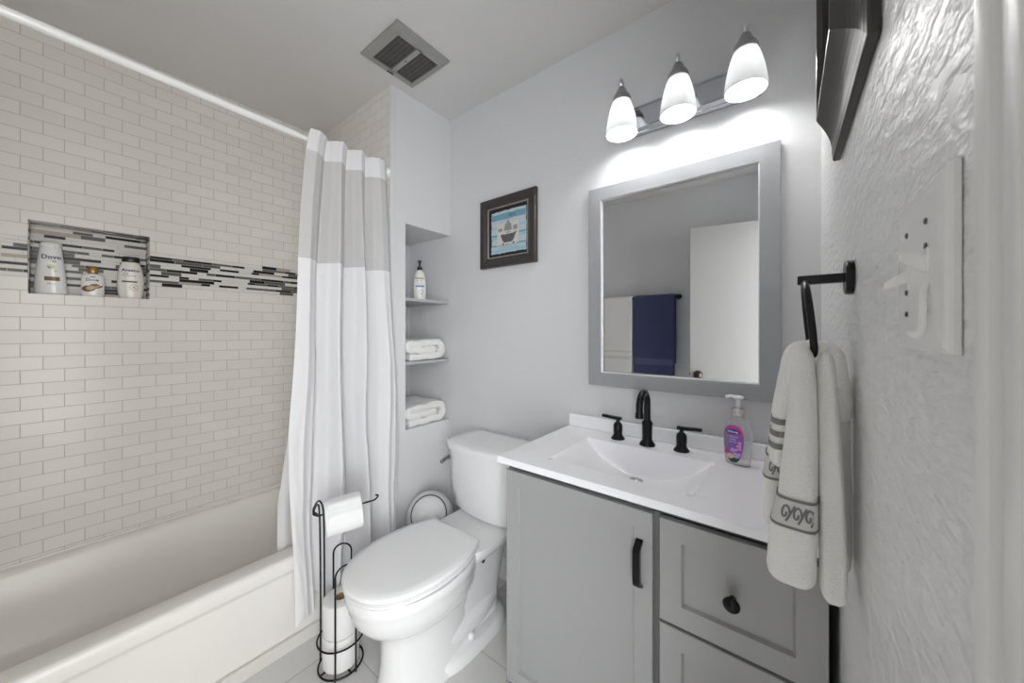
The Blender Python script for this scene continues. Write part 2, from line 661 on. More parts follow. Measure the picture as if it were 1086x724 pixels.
box(b, XR + .001, DY1 - .018, 0, XR + .119, DY1, 2.05, .001)
box(b, XR + .001, DY0, 0, XR + .119, DY0 + .018, 2.05, .001)
box(b, XR + .001, DY0, 2.032, XR + .119, DY1, 2.05, .001)
struct('trim_5', b, M['trim'])
b = B()
box(b, XC - .004, YF + .001, 0, XC + .012, YT - .013, .047, .003)
struct('trim_6', b, M['mwhite'])

# the open door leaf, seen in the mirror
b = B()
hx, hy, ang = .055, -.40, R(180 - 10)
box(b, 0, -.0175, .012, .655, .0175, 2.03, .002)
bmesh.ops.transform(b, matrix=Matrix.Translation((hx, hy, 0)) @ Matrix.Rotation(ang, 4, 'Z'), verts=b.verts[:])
d1 = struct('door_1', b, M['door'])
kx, ky = hx + cos(ang) * .60, hy + sin(ang) * .60
b = B()
nrm = Vector((sin(pi - ang), cos(pi - ang), 0))
cyl_dir(b, (kx, ky, .905), nrm, [(.0, .017), (.032, .017), (.032, .023), (.014, .027), (.012, .045), (.026, .052), (.031, .066), (.026, .080), (.0, .085)], 28)
obj('door_knob', b, M['bronze'], d1, smooth=True)
b = B()
cyl_dir(b, (hx + cos(ang) * .657, hy + sin(ang) * .657, .905), (cos(ang), sin(ang), 0), [(0, -.002), (.010, -.002), (.010, .003), (0, .003)], 12)
obj('latch', b, M['bronze'], d1)

# ------------------------------------------------------------------ bathtub
tub = thing('bathtub', 'white enamel bathtub with stepped apron set along the tiled wall', 'bathtub', (-1.9, .2, 0))
tx0, tx1, ty0, ty1, RIM = XL + .003, XC - .004, YF + .016, YT - .012, .36


def rrect(x0, y0, x1, y1, z, r, n=6):
    out = []
    for cx, cy, a0 in ((x1 - r, y1 - r, 0), (x0 + r, y1 - r, pi / 2), (x0 + r, y0 + r, pi), (x1 - r, y0 + r, 1.5 * pi)):
        for k in range(n + 1):
            a = a0 + pi / 2 * k / n
            out.append((cx + r * cos(a), cy + r * sin(a), z))
    return out


b = B()
rs = [rrect(tx0, ty0, tx1 - .004, ty1, 0.0, .003), rrect(tx0, ty0, tx1 - .004, ty1, .255, .003), rrect(tx0, ty0, tx1 - .004, ty1, .285, .003), rrect(tx0, ty0, tx1 - .001, ty1, .297, .003),
      rrect(tx0, ty0, tx1 + .008, ty1, .303, .003), rrect(tx0, ty0, tx1 + .011, ty1, .312, .003), rrect(tx0, ty0, tx1 + .011, ty1, .338, .003),
      rrect(tx0, ty0, tx1 + .009, ty1, .349, .003), rrect(tx0, ty0, tx1 + .003, ty1, .357, .003), rrect(tx0, ty0, tx1 - .006, ty1, RIM, .003),
      rrect(tx0 + .038, ty0 + .06, tx1 - .066, ty1 - .05, RIM, .07), rrect(tx0 + .046, ty0 + .068, tx1 - .074, ty1 - .058, RIM - .003, .07),
      rrect(tx0 + .055, ty0 + .08, tx1 - .082, ty1 - .066, RIM - .018, .075), rrect(tx0 + .075, ty0 + .12, tx1 - .092, ty1 - .085, .22, .09),
      rrect(tx0 + .10, ty0 + .20, tx1 - .11, ty1 - .11, .10, .10), rrect(tx0 + .13, ty0 + .25, tx1 - .14, ty1 - .14, .062, .10), rrect(tx0 + .18, ty0 + .3, tx1 - .19, ty1 - .19, .055, .09)]
rings(b, rs, False, True)
part('basin', b, M['tub'], tub, auto=50)
b = B()
lathe(b, [(0, .0555), (.03, .0555), (.03, .058), (.022, .060), (0, .0605)], (-1.9, ty1 - .26, 0))
part('drain', b, M['chrome'], tub, smooth=True)
b = B()
box(b, tx0 - .001, ty0, RIM - .002, tx0 + .008, ty1, RIM + .006, .003)
part('caulk_bead', b, M['caulk'], tub)

# ------------------------------------------------------------------ shower rod and curtain
rod = thing('curtain_rod', 'white telescoping shower curtain rod spanning the tub below the ceiling', 'curtain rod', (-1.55, .2, 2.014))


def rodx(y): return -1.505 - .045 * (y + .1) / 1.1


b = B()
tube(b, [(rodx(y), y, 2.016) for y in (YF + .014, .2, .57)], .0135, 18)
part('outer_tube', b, M['rod'], rod, smooth=False, auto=40)
b = B()
tube(b, [(rodx(y), y, 2.016) for y in (.565, .8, YT - .009)], .0105, 18)
part('inner_tube', b, M['rod'], rod, auto=40)
for y, s in ((YT - .009, -1), (YF + .013, 1)):
    b = B()
    lathe(b, [(0, 0), (.026, 0), (.026, s * .008), (.020, s * .016), (.014, s * .022), (0, s * .022)], (rodx(y), y, 2.016), 'y')
    part('end_flange', b, M['rod'], rod, auto=40)

curt = thing('shower_curtain', 'white fabric shower curtain with sheer upper band gathered at the tub end', 'shower curtain', (-1.5, .8, 2.016))
CT, CB = 2.037, .168
FOLD = [(0.0, .62), (.10, .95), (.17, .3), (.245, -.95), (.31, .1), (.37, .9), (.43, .2), (.50, -1), (.56, .0), (.62, .85), (.68, .1), (.74, -.9), (.80, .1), (.87, .8), (.94, .7), (1.0, .1)]


def curtain_pt(s, z):
    t = (CT - z) / (CT - CB)
    f = interp(FOLD, s)[0]
    f2 = sin(s * 31 + 1.3) * .25 * t
    amp = .026 + .036 * min(1, t * 2.0)
    y0_, y1_ = .606 - .098 * min(1.0, (t / .62)) ** .62 + .012 * max(0, t - .8), .952 + .03 * min(1, t * 2)
    y = y0_ + (y1_ - y0_) * s + .010 * t * sin(z * 6 + s * 9)
    x = rodx(y) + .041 + .040 * min(1, t * 1.3) + (f + f2) * amp
    x += .006 * t * noise.noise((s * 9, z * 5, 1.0)) + .004 * noise.noise((s * 22, z * 14, 3.0)) * t
    hem = 0
    return Vector((x, y, z))


def hem_z(s):
    return CB + .055 * max(0, (s - .12)) ** .8 * (1 if s > .12 else 0) + .012 * sin(s * 28)


def curtain_piece(name, za, zb, m, nrow, thick=.0012, nc=150, bottom=False):
    bm = B()
    grid = []
    for i in range(nrow + 1):
        row = []
        for j in range(nc + 1):
            s = j / nc
            zt = za + (zb - za) * i / nrow
            if bottom:
                zt = za + (hem_z(s) - za) * i / nrow
            row.append(bm.verts.new(curtain_pt(s, zt)))
        grid.append(row)
    for i in range(nrow):
        for j in range(nc):
            bm.faces.new((grid[i][j], grid[i][j + 1], grid[i + 1][j + 1], grid[i + 1][j]))
    return part(name, bm, m, curt, smooth=True)


curtain_piece('header_band', CT, 1.945, M['cloth'], 8)
curtain_piece('sheer_window', 1.945, 1.515, M['sheer'], 30)
curtain_piece('fabric_panel', 1.515, CB, M['cloth'], 80, bottom=True)
# liner that hangs inside the tub
b = B()
grid = []
for i in range(41):
    z = 1.50 + (.12 - 1.50) * i / 40
    row = []
    for j in range(61):
        s = j / 60
        y = .625 - .085 * min(1, i / 28) ** 1.5 + .365 * s
        x = -1.585 - .045 * min(1, i / 30) + .012 * sin(s * 26) + .004 * noise.noise((s * 6, z * 4, 7))
        row.append(b.verts.new((x, y, z)))
    grid.append(row)
for i in range(40):
    for j in range(60):
        b.faces.new((grid[i][j], grid[i][j + 1], grid[i + 1][j + 1], grid[i + 1][j]))
part('liner', b, M['liner'], curt, smooth=True)

# ------------------------------------------------------------------ vanity
van = thing('vanity_cabinet', 'grey shaker vanity cabinet under the white sink top', 'cabinet', (-.33, 1.12, 0))
VX0, VX1, VY0, VY1, VZ = -.726, .062, .916, 1.365, .8065
b = B()
box(b, VX0, VY0, .0, VX0 + .016, VY1, VZ, .001)
box(b, VX1 - .016, VY0, .0, VX1, VY1, VZ, .001)
box(b, VX0 + .016, VY0, .09, VX1 - .016, VY1, .106)
box(b, VX0 + .016, VY1 - .008, .0, VX1 - .016, VY1, VZ)
box(b, VX0 + .016, VY0 + .05, .0, VX1 - .016, VY0 + .062, .09)
box(b, -.262, VY0, .106, -.246, VY1 - .01, .69)
box(b, -.262, VY0, .69, -.246, VY0 + .018, VZ)
box(b, VX0 + .016, VY0, VZ - .02, VX1 - .016, VY0 + .018, VZ)
box(b, -.246, VY0, .524, VX1 - .016, VY0 + .018, .544)
box(b, -.246, VY0, .262, VX1 - .016, VY0 + .018, .282)
part('body', b, M['cabin'], van)


def shaker(x0, z0, x1, z1, name, parent, st=.045, y=.896):
    b = B()
    th, rec = .018, .010
    # frame as mitred ring with a bevelled recess
    o_ = [(x0, z0), (x1, z0), (x1, z1), (x0, z1)]
    e = .0015
    i_ = [(x0 + st, z0 + st), (x1 - st, z0 + st), (x1 - st, z1 - st), (x0 + st, z1 - st)]
    k = .0045
    i2 = [(x0 + st + k, z0 + st + k), (x1 - st - k, z0 + st + k), (x1 - st - k, z1 - st - k), (x0 + st + k, z1 - st - k)]
    oe = [(x0 + e, z0 + e), (x1 - e, z0 + e), (x1 - e, z1 - e), (x0 + e, z1 - e)]
    R_ = lambda pts, yy: [(p[0], yy, p[1]) for p in pts]
    rings(b, [R_(o_, y + th), R_(o_, y + e), R_(oe, y), R_(i_, y), R_(i2, y + rec)])
    return part(name, b, M['cab'], parent)


door = shaker(-.722, .10, -.2605, .786, 'cabinet_door', van)
b = B()
px, y = -.291, .896
prof = [(px, y, .596), (px, y - .026, .606), (px, y - .030, .618), (px, y - .030, .690), (px, y - .026, .702), (px, y, .712)]
rs = []
for z, yo, hh in ((.594, 0, .0085), (.600, .012, .0085), (.608, .025, .0085), (.616, .029, .0085), (.692, .029, .0085), (.700, .025, .0085), (.708, .012, .0085), (.714, 0, .0085)):
    # outer and inner faces of the arched bar
    inn = max(0.0, yo - .011) if .6 < z < .708 else 0
    rs.append([(px - hh, y - yo - .001, z), (px + hh, y - yo - .001, z), (px + hh, y - inn, z), (px - hh, y - inn, z)])
rings(b, rs)
part('door_pull', b, M['black'], door)


def knob(px, pz, parent):
    b = B()
    cyl_dir(b, (px, .896, pz), (0, -1, 0), [(0, 0), (.008, 0), (.007, .010), (.009, .014), (.0155, .018), (.0165, .023), (.014, .027), (0, .0285)], 24)
    return part('drawer_knob', b, M['black'], parent, smooth=True)


for z0, z1, kz in ((.538, .784, .655), (.276, .530, .40), (.10, .268, .185)):
    dr = shaker(-.244, z0, .064, z1, 'drawer', van, .049)
    knob(-.092, kz, dr)

# sink top with the trough basin
top = thing('sink_top', 'glossy white vanity top with an integral trough basin', 'sink', (-.33, 1.12, .81))
CX0, CX1, CY0, CY1, CZ = -.742, .076, .878, 1.366, .83
bx0, bx1, by0, by1 = -.60, -.178, .962, 1.238
DEP = .096


def basin_depth(x, y):
    xn = (x - (bx0 + bx1) / 2) / ((bx1 - bx0) / 2)
    if abs(xn) >= 1 or y <= by0 or y >= by1: return 0.0
    prof = (1 - abs(xn) ** 2.0) ** .9
    e = min((y - by0) / .03, (by1 - y) / .022, 1.0)
    e = (1 - (1 - e) ** 2.2)
    return DEP * prof * e


def axis_pts(lo, hi, a, bb, nlo, nin, nhi, edges):
    pts = [lo + (a - lo) * k / nlo for k in range(nlo)]
    for k in range(nin + 1):
        pts.append(a + (bb - a) * k / nin)
    for d in edges:
        pts += [a + d, bb - d]
    pts += [bb + (hi - bb) * (k + 1) / nhi for k in range(nhi)]
    return sorted(set(round(p, 5) for p in pts))


xs = axis_pts(CX0, CX1, bx0, bx1, 5, 40, 5, (.002, .005))
ys = axis_pts(CY0, CY1, by0, by1, 5, 26, 5, (.001, .003, .006, .009, .013, .017, .022, .027))
b = B()
gv = [[b.verts.new((x, y, CZ - basin_depth(x, y))) for x in xs] for y in ys]
for i in range(len(ys) - 1):
    for j in range(len(xs) - 1):
        b.faces.new((gv[i][j], gv[i][j + 1], gv[i + 1][j + 1], gv[i + 1][j]))
edge = [gv[0][j] for j in range(len(xs))] + [gv[i][-1] for i in range(1, len(ys))] + [gv[-1][j] for j in range(len(xs) - 2, -1, -1)] + [gv[i][0] for i in range(len(ys) - 2, 0, -1)]
prev = edge
cxm, cym = (CX0 + CX1) / 2, (CY0 + CY1) / 2
for dz, gx in ((.0015, .0012), (.004, .0018), (.020, .0018), (.022, -.001)):
    cur = []
    for v in edge:
        x, y, z = v.co
        sx = -1 if abs(x - CX0) < 1e-4 else (1 if abs(x - CX1) < 1e-4 else 0)
        sy = -1 if abs(y - CY0) < 1e-4 else 0
        cur.append(b.verts.new((x + sx * gx, y + sy * gx, z - dz)))
    n = len(edge)
    for i in range(n):
        j = (i + 1) % n
        b.faces.new((prev[i], cur[i], cur[j], prev[j]))
    prev = cur
part('countertop', b, M['counter'], top, auto=40)
b = B()
box(b, CX0 + .001, 1.348, CZ + .0008, CX1 - .001, 1.368, CZ + .052, .004, 3)
part('backsplash', b, M['counter'], top)
b = B()
dx, dyy = (bx0 + bx1) / 2 - .01, 1.188
lathe(b, [(0, CZ - DEP + .0005), (.022, CZ - DEP + .0005), (.022, CZ - DEP + .003), (.018, CZ - DEP + .004), (.016, CZ - DEP + .0025), (.014, CZ - DEP + .006), (0, CZ - DEP + .0075)], (dx, dyy, 0))
part('drain', b, M['nickel'], top, smooth=True)

# faucet
fau = thing('faucet', 'matte black widespread faucet with two lever handles behind the basin', 'faucet', (-.392, 1.288, CZ))
FX, FY = -.392, 1.288
b = B()
lathe(b, [(0, CZ), (.027, CZ), (.027, CZ + .005), (.023, CZ + .011), (.0175, CZ + .018), (.0165, CZ + .03), (.0175, CZ + .072), (.0185, CZ + .076), (.0185, CZ + .082), (.0135, CZ + .087), (.012, CZ + .092), (0, CZ + .092)], (FX, FY, 0), seg=28)
part('spout_base', b, M['black'], fau, auto=45)
b = B()
arc = [(FX, FY, CZ + .09), (FX, FY, CZ + .135)]
cr = .042
for k in range(0, 13):
    a = pi * k / 12
    arc.append((FX, FY - cr + cr * cos(a), CZ + .150 + cr * sin(a)))
arc.append((FX, FY - 2 * cr - .001, CZ + .128))
tube(b, arc, .0115, 16)
lathe(b, [(0, CZ + .112), (.0135, CZ + .112), (.0135, CZ + .128), (.0115, CZ + .131), (0, CZ + .131)], (FX, FY - 2 * cr - .001, 0), seg=20)
part('spout', b, M['black'], fau, auto=45)
for hx_, sgn in ((-.503, -1), (-.281, 1)):
    b = B()
    hy_ = 1.297
    lathe(b, [(0, CZ), (.025, CZ), (.025, CZ + .004), (.021, CZ + .009), (.016, CZ + .016), (.0155, CZ + .024), (.0165, CZ + .028), (.0165, CZ + .052), (.012, CZ + .060), (.007, CZ + .064), (.0065, CZ + .072), (0, CZ + .072)], (hx_, hy_, 0), seg=28)
    h = part('handle', b, M['black'], fau, auto=45)
    b = B()
    rings(b, [[(hx_ + sgn * u, hy_ + hw, CZ + .0765 + .006 + zz), (hx_ + sgn * u, hy_ - hw, CZ + .0765 + .006 + zz), (hx_ + sgn * u, hy_ - hw, CZ + .0765 - .004 + zz), (hx_ + sgn * u, hy_ + hw, CZ + .0765 - .004 + zz)] for u, hw, zz in ((-.014, .006, 0), (-.010, .0075, 0), (.01, .0075, 0), (.055, .006, .003), (.062, .005, .003))])
    part('lever', b, M['black'], h)


# ------------------------------------------------------------------ generic elliptical bottle
def bottle(root, prof, cx, cy, yaw, m, name='bottle_body', e=2.3, seg=40, mats=None):
    """prof: (z, half width, half depth). returns (part, surf) ; surf(u,v,lift) is the front"""
    z0 = root.location.z
    cyw, syw = cos(yaw), sin(yaw)

    def P(u, d, z):   # u along width, d forward
        return (cx + d * cyw - u * syw, cy + d * syw + u * cyw, z)
    b = B()
    rs = []
    for z, a, dpt in prof:
        ring = []
        for k in range(seg):
            t = 2 * pi * k / seg
            u = a * math.copysign(abs(cos(t)) ** (2 / e), cos(t))
            d = dpt * math.copysign(abs(sin(t)) ** (2 / e), sin(t))
            ring.append(P(u, d, z0 + z))
        rs.append(ring)
    rings(b, rs)
    o = part(name, b, m, root, auto=50)

    def surf(u, v, lift=.0004):
        lo = prof[0]
        A, D = None, None
        for p, q in zip(prof[:-1], prof[1:]):
            if p[0] <= v <= q[0] and q[0] > p[0]:
                t = (v - p[0]) / (q[0] - p[0])
                A, D = p[1] + (q[1] - p[1]) * t, p[2] + (q[2] - p[2]) * t
                break
        if A is None: A, D = prof[-1][1:]
        d = D * max(0, 1 - min(1, abs(u) / A) ** e) ** (1 / e)
        return P(u, d + lift, z0 + v)
    return o, surf


def prof_smooth(tab, n=24):
    z0, z1 = tab[0][0], tab[-1][0]
    out = []
    pts = smooth_path([(t[0], t[1], t[2]) for t in tab], 5)
    for p in pts:
        z = max(p.x, out[-1][0] + 1e-5) if out else p.x
        out.append((z, max(p.y, .001), max(p.z, .001)))
    return out


NZ = NZ0 + .0005
# white tapered shampoo bottle
s1 = thing('shampoo_bottle', 'tall white tapered shampoo bottle at the left end of the tiled niche', 'bottle', (-2.332, -.026, NZ))
p1 = prof_smooth([(0, .037, .020), (.003, .041, .024), (.02, .042, .026), (.10, .037, .026), (.16, .031, .024), (.188, .028, .022)])
body, sf = bottle(s1, p1, -2.332, -.026, R(-8), M['bottle'])
bottle(s1, [(.1885, .0270, .0215), (.190, .028, .022), (.206, .026, .021), (.2095, .022, .018)], -2.332, -.026, R(-8), M['bottle'], 'cap')
decal('lettering', shift(text_mesh('Dove', .022, .0005), 0.004, .150), sf, M['ink'], body, .0006)
decal('printed_mark', merge_geo([poly2d(ell(.012, .133, .006, .0025)), poly2d(rect(-.014, .1385, .018, .1395)), poly2d(ell(.0, .108, .004, .004))]), sf, M['inkg'], body, .0006)
decal('printed_leaf', merge_geo([poly2d(ell(.004, .112, .011, .009)), poly2d(ell(.016, .096, .005, .004))]), sf, M['yellow'], body, .0005)
decal('printed_panel', poly2d(rect(-.012, .056, .026, .072)), sf, M['golddark'], body, .0006)
decal('lettering', shift(text_mesh('340 ml', .008), .005, .044), sf, M['ink'], body, .0006)
# small white bottle with gold cap
s2 = thing('lotion_bottle', 'small white bottle with gold cap in the middle of the tiled niche', 'bottle', (-2.328, .083, NZ))
p2 = prof_smooth([(0, .029, .018), (.003, .0325, .021), (.03, .033, .022), (.075, .0325, .022), (.088, .030, .020), (.096, .021, .017), (.099, .012, .012)])
body, sf = bottle(s2, p2, -2.328, .083, R(-4), M['bottle'])
bottle(s2, [(.099, .0135, .0135), (.100, .0145, .0145), (.124, .0142, .0142), (.1255, .0125, .0125)], -2.328, .083, 0, M['gold'], 'cap', 2.0)
decal('lettering', shift(text_mesh('Dove', .016, .0004), -.001, .071), sf, M['ink'], body, .0006)
decal('printed_leaf', merge_geo([poly2d(ell(-.002, .083, .006, .0022, 14, .3)), poly2d(ell(.004, .083, .005, .002, 14, -.3)), poly2d(rect(-.010, .060, .010, .0612))]), sf, M['golddark'], body, .0006)
decal('printed_swirl', merge_geo([poly2d(ell(-.011, .034, .019, .013, 20, .1)), poly2d(ell(.006, .046, .014, .010)), poly2d(ell(.018, .042, .012, .004, 16, .5))]), sf, M['golddark'], body, .0005)
decal('printed_cream', merge_geo([poly2d(ell(-.006, .037, .013, .008, 16, .3)), poly2d(ell(.012, .043, .011, .0035, 16, .5))]), sf, M['tan'], body, .0007)
# cream body wash with black cap
s3 = thing('body_wash_bottle', 'cream oval body wash bottle with black cap at the right end of the niche', 'bottle', (-2.330, .193, NZ))
p3 = prof_smooth([(0, .031, .019), (.003, .035, .022), (.03, .040, .024), (.08, .042, .025), (.13, .037, .024), (.155, .030, .021), (.163, .027, .019)])
body, sf = bottle(s3, p3, -2.330, .193, R(-6), M['bottlec'])
bottle(s3, [(.1635, .0265, .019), (.166, .028, .0205), (.184, .0275, .020), (.187, .025, .018)], -2.330, .193, R(-6), M['blackp'], 'cap')
decal('lettering', merge_geo([shift(text_mesh('Aveeno', .0175, .0005), .0, .126), shift(text_mesh('daily', .009), -.014, .112), shift(text_mesh('moisturizing', .0085), -.005, .102)]), sf, M['ink'], body, .0006)
decal('printed_band', poly2d(rect(-.027, .072, .020, .079)), sf, M['green'], body, .0006)
rg = merge_geo([poly2d(ell(.010 + .012 * cos(t), .050 + .013 * sin(t), .0035, .0018, 10, t)) for t in [2 * pi * k / 12 for k in range(12)]] + [poly2d(ell(.010, .050, .004, .006, 12, .5))])
decal('printed_oats', rg, sf, M['tan'], body, .0006)

# shelf boards, bottle and towels in the open recess
for z, lab in ((1.392, 'upper grey shelf board in the wall recess under the lotion bottle'), (1.064, 'lower grey shelf board in the wall recess under the upper towel')):
    b = B()
    box(b, SX + .001, SY0 + .001, z, XC - .004, YB - .001, z + .016, .0015)
    tag(obj('shelf_board', b, mat('shelf_paint', (.40, .405, .415), .45)), lab, 'shelf', 'recess shelf boards')
lo = thing('pump_bottle', 'white lotion bottle with black pump on the upper recess shelf', 'bottle', (-1.655, 1.262, 1.4085))
p4 = prof_smooth([(0, .031, .020), (.003, .035, .023), (.05, .037, .025), (.12, .034, .024), (.155, .026, .020), (.172, .016, .014), (.176, .012, .012)])
body, sf = bottle(lo, p4, -1.655, 1.262, R(-38), M['bottlec'])
bottle(lo, [(.176, .0135, .0135), (.194, .0135, .0135), (.196, .011, .011)], -1.655, 1.262, 0, M['blackp'], 'collar', 2.0)
b = B()
lathe(b, [(0, 1.604), (.005, 1.604), (.005, 1.628), (.0105, 1.629), (.0105, 1.638), (.008, 1.641), (0, 1.641)], (-1.655, 1.262, 0), seg=18)
tube(b, [(-1.655, 1.262, 1.634), (-1.642, 1.250, 1.635), (-1.630, 1.239, 1.631)], .0045, 10)
part('pump', b, M['blackp'], lo, auto=40)
decal('lettering', merge_geo([shift(text_mesh('Aveeno', .0155, .0003), 0, .128), shift(text_mesh('skin relief', .009), -.002, .112), shift(text_mesh('lotion', .009), -.002, .098)]), sf, M['ink'], body, .0006)
decal('printed_band', merge_geo([poly2d(rect(-.022, .078, .024, .088)), poly2d(ell(.008, .050, .012, .012))]), sf, M['blue'], body, .0006)
decal('printed_seal', poly2d(ell(.008, .050, .010, .010)), sf, M['bottlec'], body, .0008)


def folded_towel(loc, label, wy, th, seed, layers=4):
    t = thing('folded_towel', label, 'towel', loc, 'white towels folded on the recess shelves')
    # centre line of the folded cloth, in (y, z): bottom layer, round the right end, over the top, and back inside
    h = th / 3.0
    w2 = wy / 2
    zb_, zt_, zm_ = h * .5, th - h * .5, th * .5
    sg = lambda u, a: a * sin(u * 17 + seed)
    pts = [(-w2 + .02 + (2 * w2 - .07) * k / 7, zb_ + sg(k, .002)) for k in range(8)]
    for k in range(1, 8):
        a = -pi / 2 + pi * k / 8
        pts.append((w2 - .05 + (.05 - h * .5) * cos(a), (zb_ + zt_) / 2 + (zt_ - zb_) / 2 * sin(a)))
    pts += [(w2 - .05 - (2 * w2 - .075) * k / 7, zt_ + sg(k, .003) - .006 * (k / 7) ** 2) for k in range(8)]
    pts += [(-w2 + .012, zt_ - h * .45), (-w2 + .025, zm_ + .001)]
    pts += [(-w2 + .03 + (2 * w2 - .10) * (k + 1) / 6, zm_ + sg(k, .003)) for k in range(6)]
    layers = 3
    path = smooth_path([(0, p[0], p[1]) for p in pts], 3)
    b = B()
    nx = 10
    rs = []
    for i in range(nx + 1):
        x = -.26 * (0, .012, .03, .08, .2, .35, .5, .65, .8, .95, 1)[i]
        ring_o, ring_i = [], []
        for q, p in enumerate(path):
            tg = path[min(q + 1, len(path) - 1)] - path[max(q - 1, 0)]
            nrm = Vector((0, -tg.z, tg.y)).normalized()
            hh = h * .50 * (.70 if i in (0, nx) else (.93 if i in (1, nx - 1) else 1.0))
            wob = .005 * noise.noise((x * 9 + seed, p.y * 12, p.z * 20))
            ring_o.append(Vector((x + (.006 * noise.noise((p.y * 30, p.z * 60, seed)) if i == 0 else 0), p.y, p.z + wob)) + nrm * hh)
            ring_i.append(Vector((x + (.006 * noise.noise((p.y * 30, p.z * 60, seed)) if i == 0 else 0), p.y, p.z + wob)) - nrm * hh)
        ring = ring_o + ring_i[::-1]
        L = Vector(loc)
        rs.append([L + Vector((v.x, v.y, max(v.z, .001))) for v in ring])
    rings(b, rs)
    part('towel_body', b, M['towel'], t, smooth=True)
    return t


folded_towel((-1.535, 1.222, 1.081), 'white folded towel on the lower shelf board, the higher of the two', .26, .112, 2)
folded_towel((-1.535, 1.222, .736), 'white folded towel on the recess sill, the lower of the two', .27, .112, 5)

# ------------------------------------------------------------------ toilet
toi = thing('toilet', 'white two-piece toilet with closed lid between curtain and vanity', 'toilet', (-1.07, .95, 0))
TX = -1.07
OUT = [(.545, .0), (.549, .035), (.558, .066), (.575, .096), (.60, .124), (.64, .152), (.69, .170), (.75, .180), (.80, .182), (.86, .177), (.92, .164), (.97, .145), (1.0, .130)]


def plan(z, sx=1.0, sy=1.0, inset=0.0, yb=1.0, y_c=.78, n=26, xo=0.0):
    """closed egg outline, scaled about (TX, y_c)"""
    pts = [(w, y) for y, w in OUT]
    L = [(-w, y) for w, y in pts[::-1]] + [(w, y) for w, y in pts[1:]]
    out = []
    for wv, y in L:
        yy = y_c + (y - y_c) * sy
        ww = wv * sx
        d = Vector((ww, (yy - y_c)))
        if inset: d *= max(0, 1 - inset / max(d.length, .001))
        out.append((TX + d.x, y_c + d.y, z))
    return out


def dens(ring, n=3):
    return [tuple(p) for p in smooth_path(ring, n)] 


b = B()
Z = lambda z, sx, yf, yb=1.04, e=2.3: None


def bowl_ring(z, hw, yf, yb, n=40):
    """egg in plan: half ellipse to the front, squarer to the back"""
    yc = yf + (yb - yf) * .52
    out = []
    for k in range(n):
        t = 2 * pi * k / n
        c_, s_ = cos(t), sin(t)
        if s_ < 0:
            out.append((TX + hw * math.copysign(abs(c_) ** .95, c_), yc + (yc - yf) * s_, z))
        else:
            q = 2 / 3.2
            out.append((TX + hw * (1 - .18 * s_) * math.copysign(abs(c_) ** q, c_), yc + (yb - yc) * abs(s_) ** q, z))
    return out


tab = [(0, .120, .648, 1.02), (.012, .118, .650, 1.02), (.03, .107, .660, 1.02), (.10, .101, .668, 1.02), (.17, .102, .667, 1.02), (.205, .108, .660, 1.03), (.225, .118, .645, 1.03), (.243, .134, .620, 1.03), (.265, .152, .596, 1.03), (.295, .167, .575, 1.03), (.33, .176, .562, 1.03), (.352, .179, .557, 1.03), (.358, .182, .554, 1.03), (.382, .183, .552, 1.03), (.389, .179, .556, 1.027)]
rings(b, [bowl_ring(*t) for t in tab])
# rear deck and pedestal
rs = []
for z, hw, ya, yb in ((.30, .085, .96, 1.30), (.335, .12, .95, 1.32), (.352, .150, .945, 1.33), (.385, .155, .945, 1.335), (.392, .152, .948, 1.332)):
    rs.append(super_ring(TX, (ya + yb) / 2, z, hw, (yb - ya) / 2, 6, 40))
rings(b, rs)
rs = []
for z, hw, ya, yb in ((.0, .085, .86, 1.20), (.10, .082, .86, 1.20), (.30, .085, .88, 1.26), (.34, .095, .90, 1.29)):
    rs.append(super_ring(TX, (ya + yb) / 2, z, hw, (yb - ya) / 2, 4, 40))
rings(b, rs)
# exposed trapway on both sides and the foot plate
for s in (-1, 1):
    tube(b, smooth_path([(TX + s * .020, .76, .12), (TX + s * .040, .84, .10), (TX + s * .052, .90, .09), (TX + s * .056, .98, .085), (TX + s * .052, 1.07, .09), (TX + s * .030, 1.15, .10)], 6), .05, 18)
rs = []
for z, hw, ya, yb in ((0, .138, .80, 1.22), (.022, .136, .80, 1.22), (.034, .128, .81, 1.21), (.040, .118, .82, 1.20)):
    rs.append(super_ring(TX, (ya + yb) / 2, z, hw, (yb - ya) / 2, 3.4, 40))
rings(b, rs)
part('bowl', b, M['porcelain'], toi, auto=60)
# seat and lid
b = B()
def lid_rings(z0, z1, dz, grow):
    r = [dens(plan(z0, inset=.006 - grow)), dens(plan(z0 + .003, inset=-grow)), dens(plan(z1 - .004, inset=-grow)), dens(plan(z1, inset=.005 - grow))]
    return r
rings(b, lid_rings(.3965, .4085, 0, -.003))
rings(b, [dens(plan(z, inset=.020)) for z in (.388, .4195)])
part('seat', b, M['seat'], toi, auto=50)
b = B()
r = [dens(plan(.4180, inset=.003)), dens(plan(.4190, inset=.000)), dens(plan(.4265, inset=0)), dens(plan(.4310, inset=.004))]
for q, zz in ((.03, .4335), (.07, .4355), (.12, .4370), (.15, .4374)):
    r.append(dens(plan(zz, inset=q)))
rings(b, r)
part('seat_lid', b, M['seat'], toi, auto=50)
for s in (-1, 1):
    b = B()
    box(b, TX + s * .07 - .02, .985, .392, TX + s * .07 + .02, 1.025, .414, .006, 3)
    part('seat_hinge', b, M['seat'], toi, auto=40)


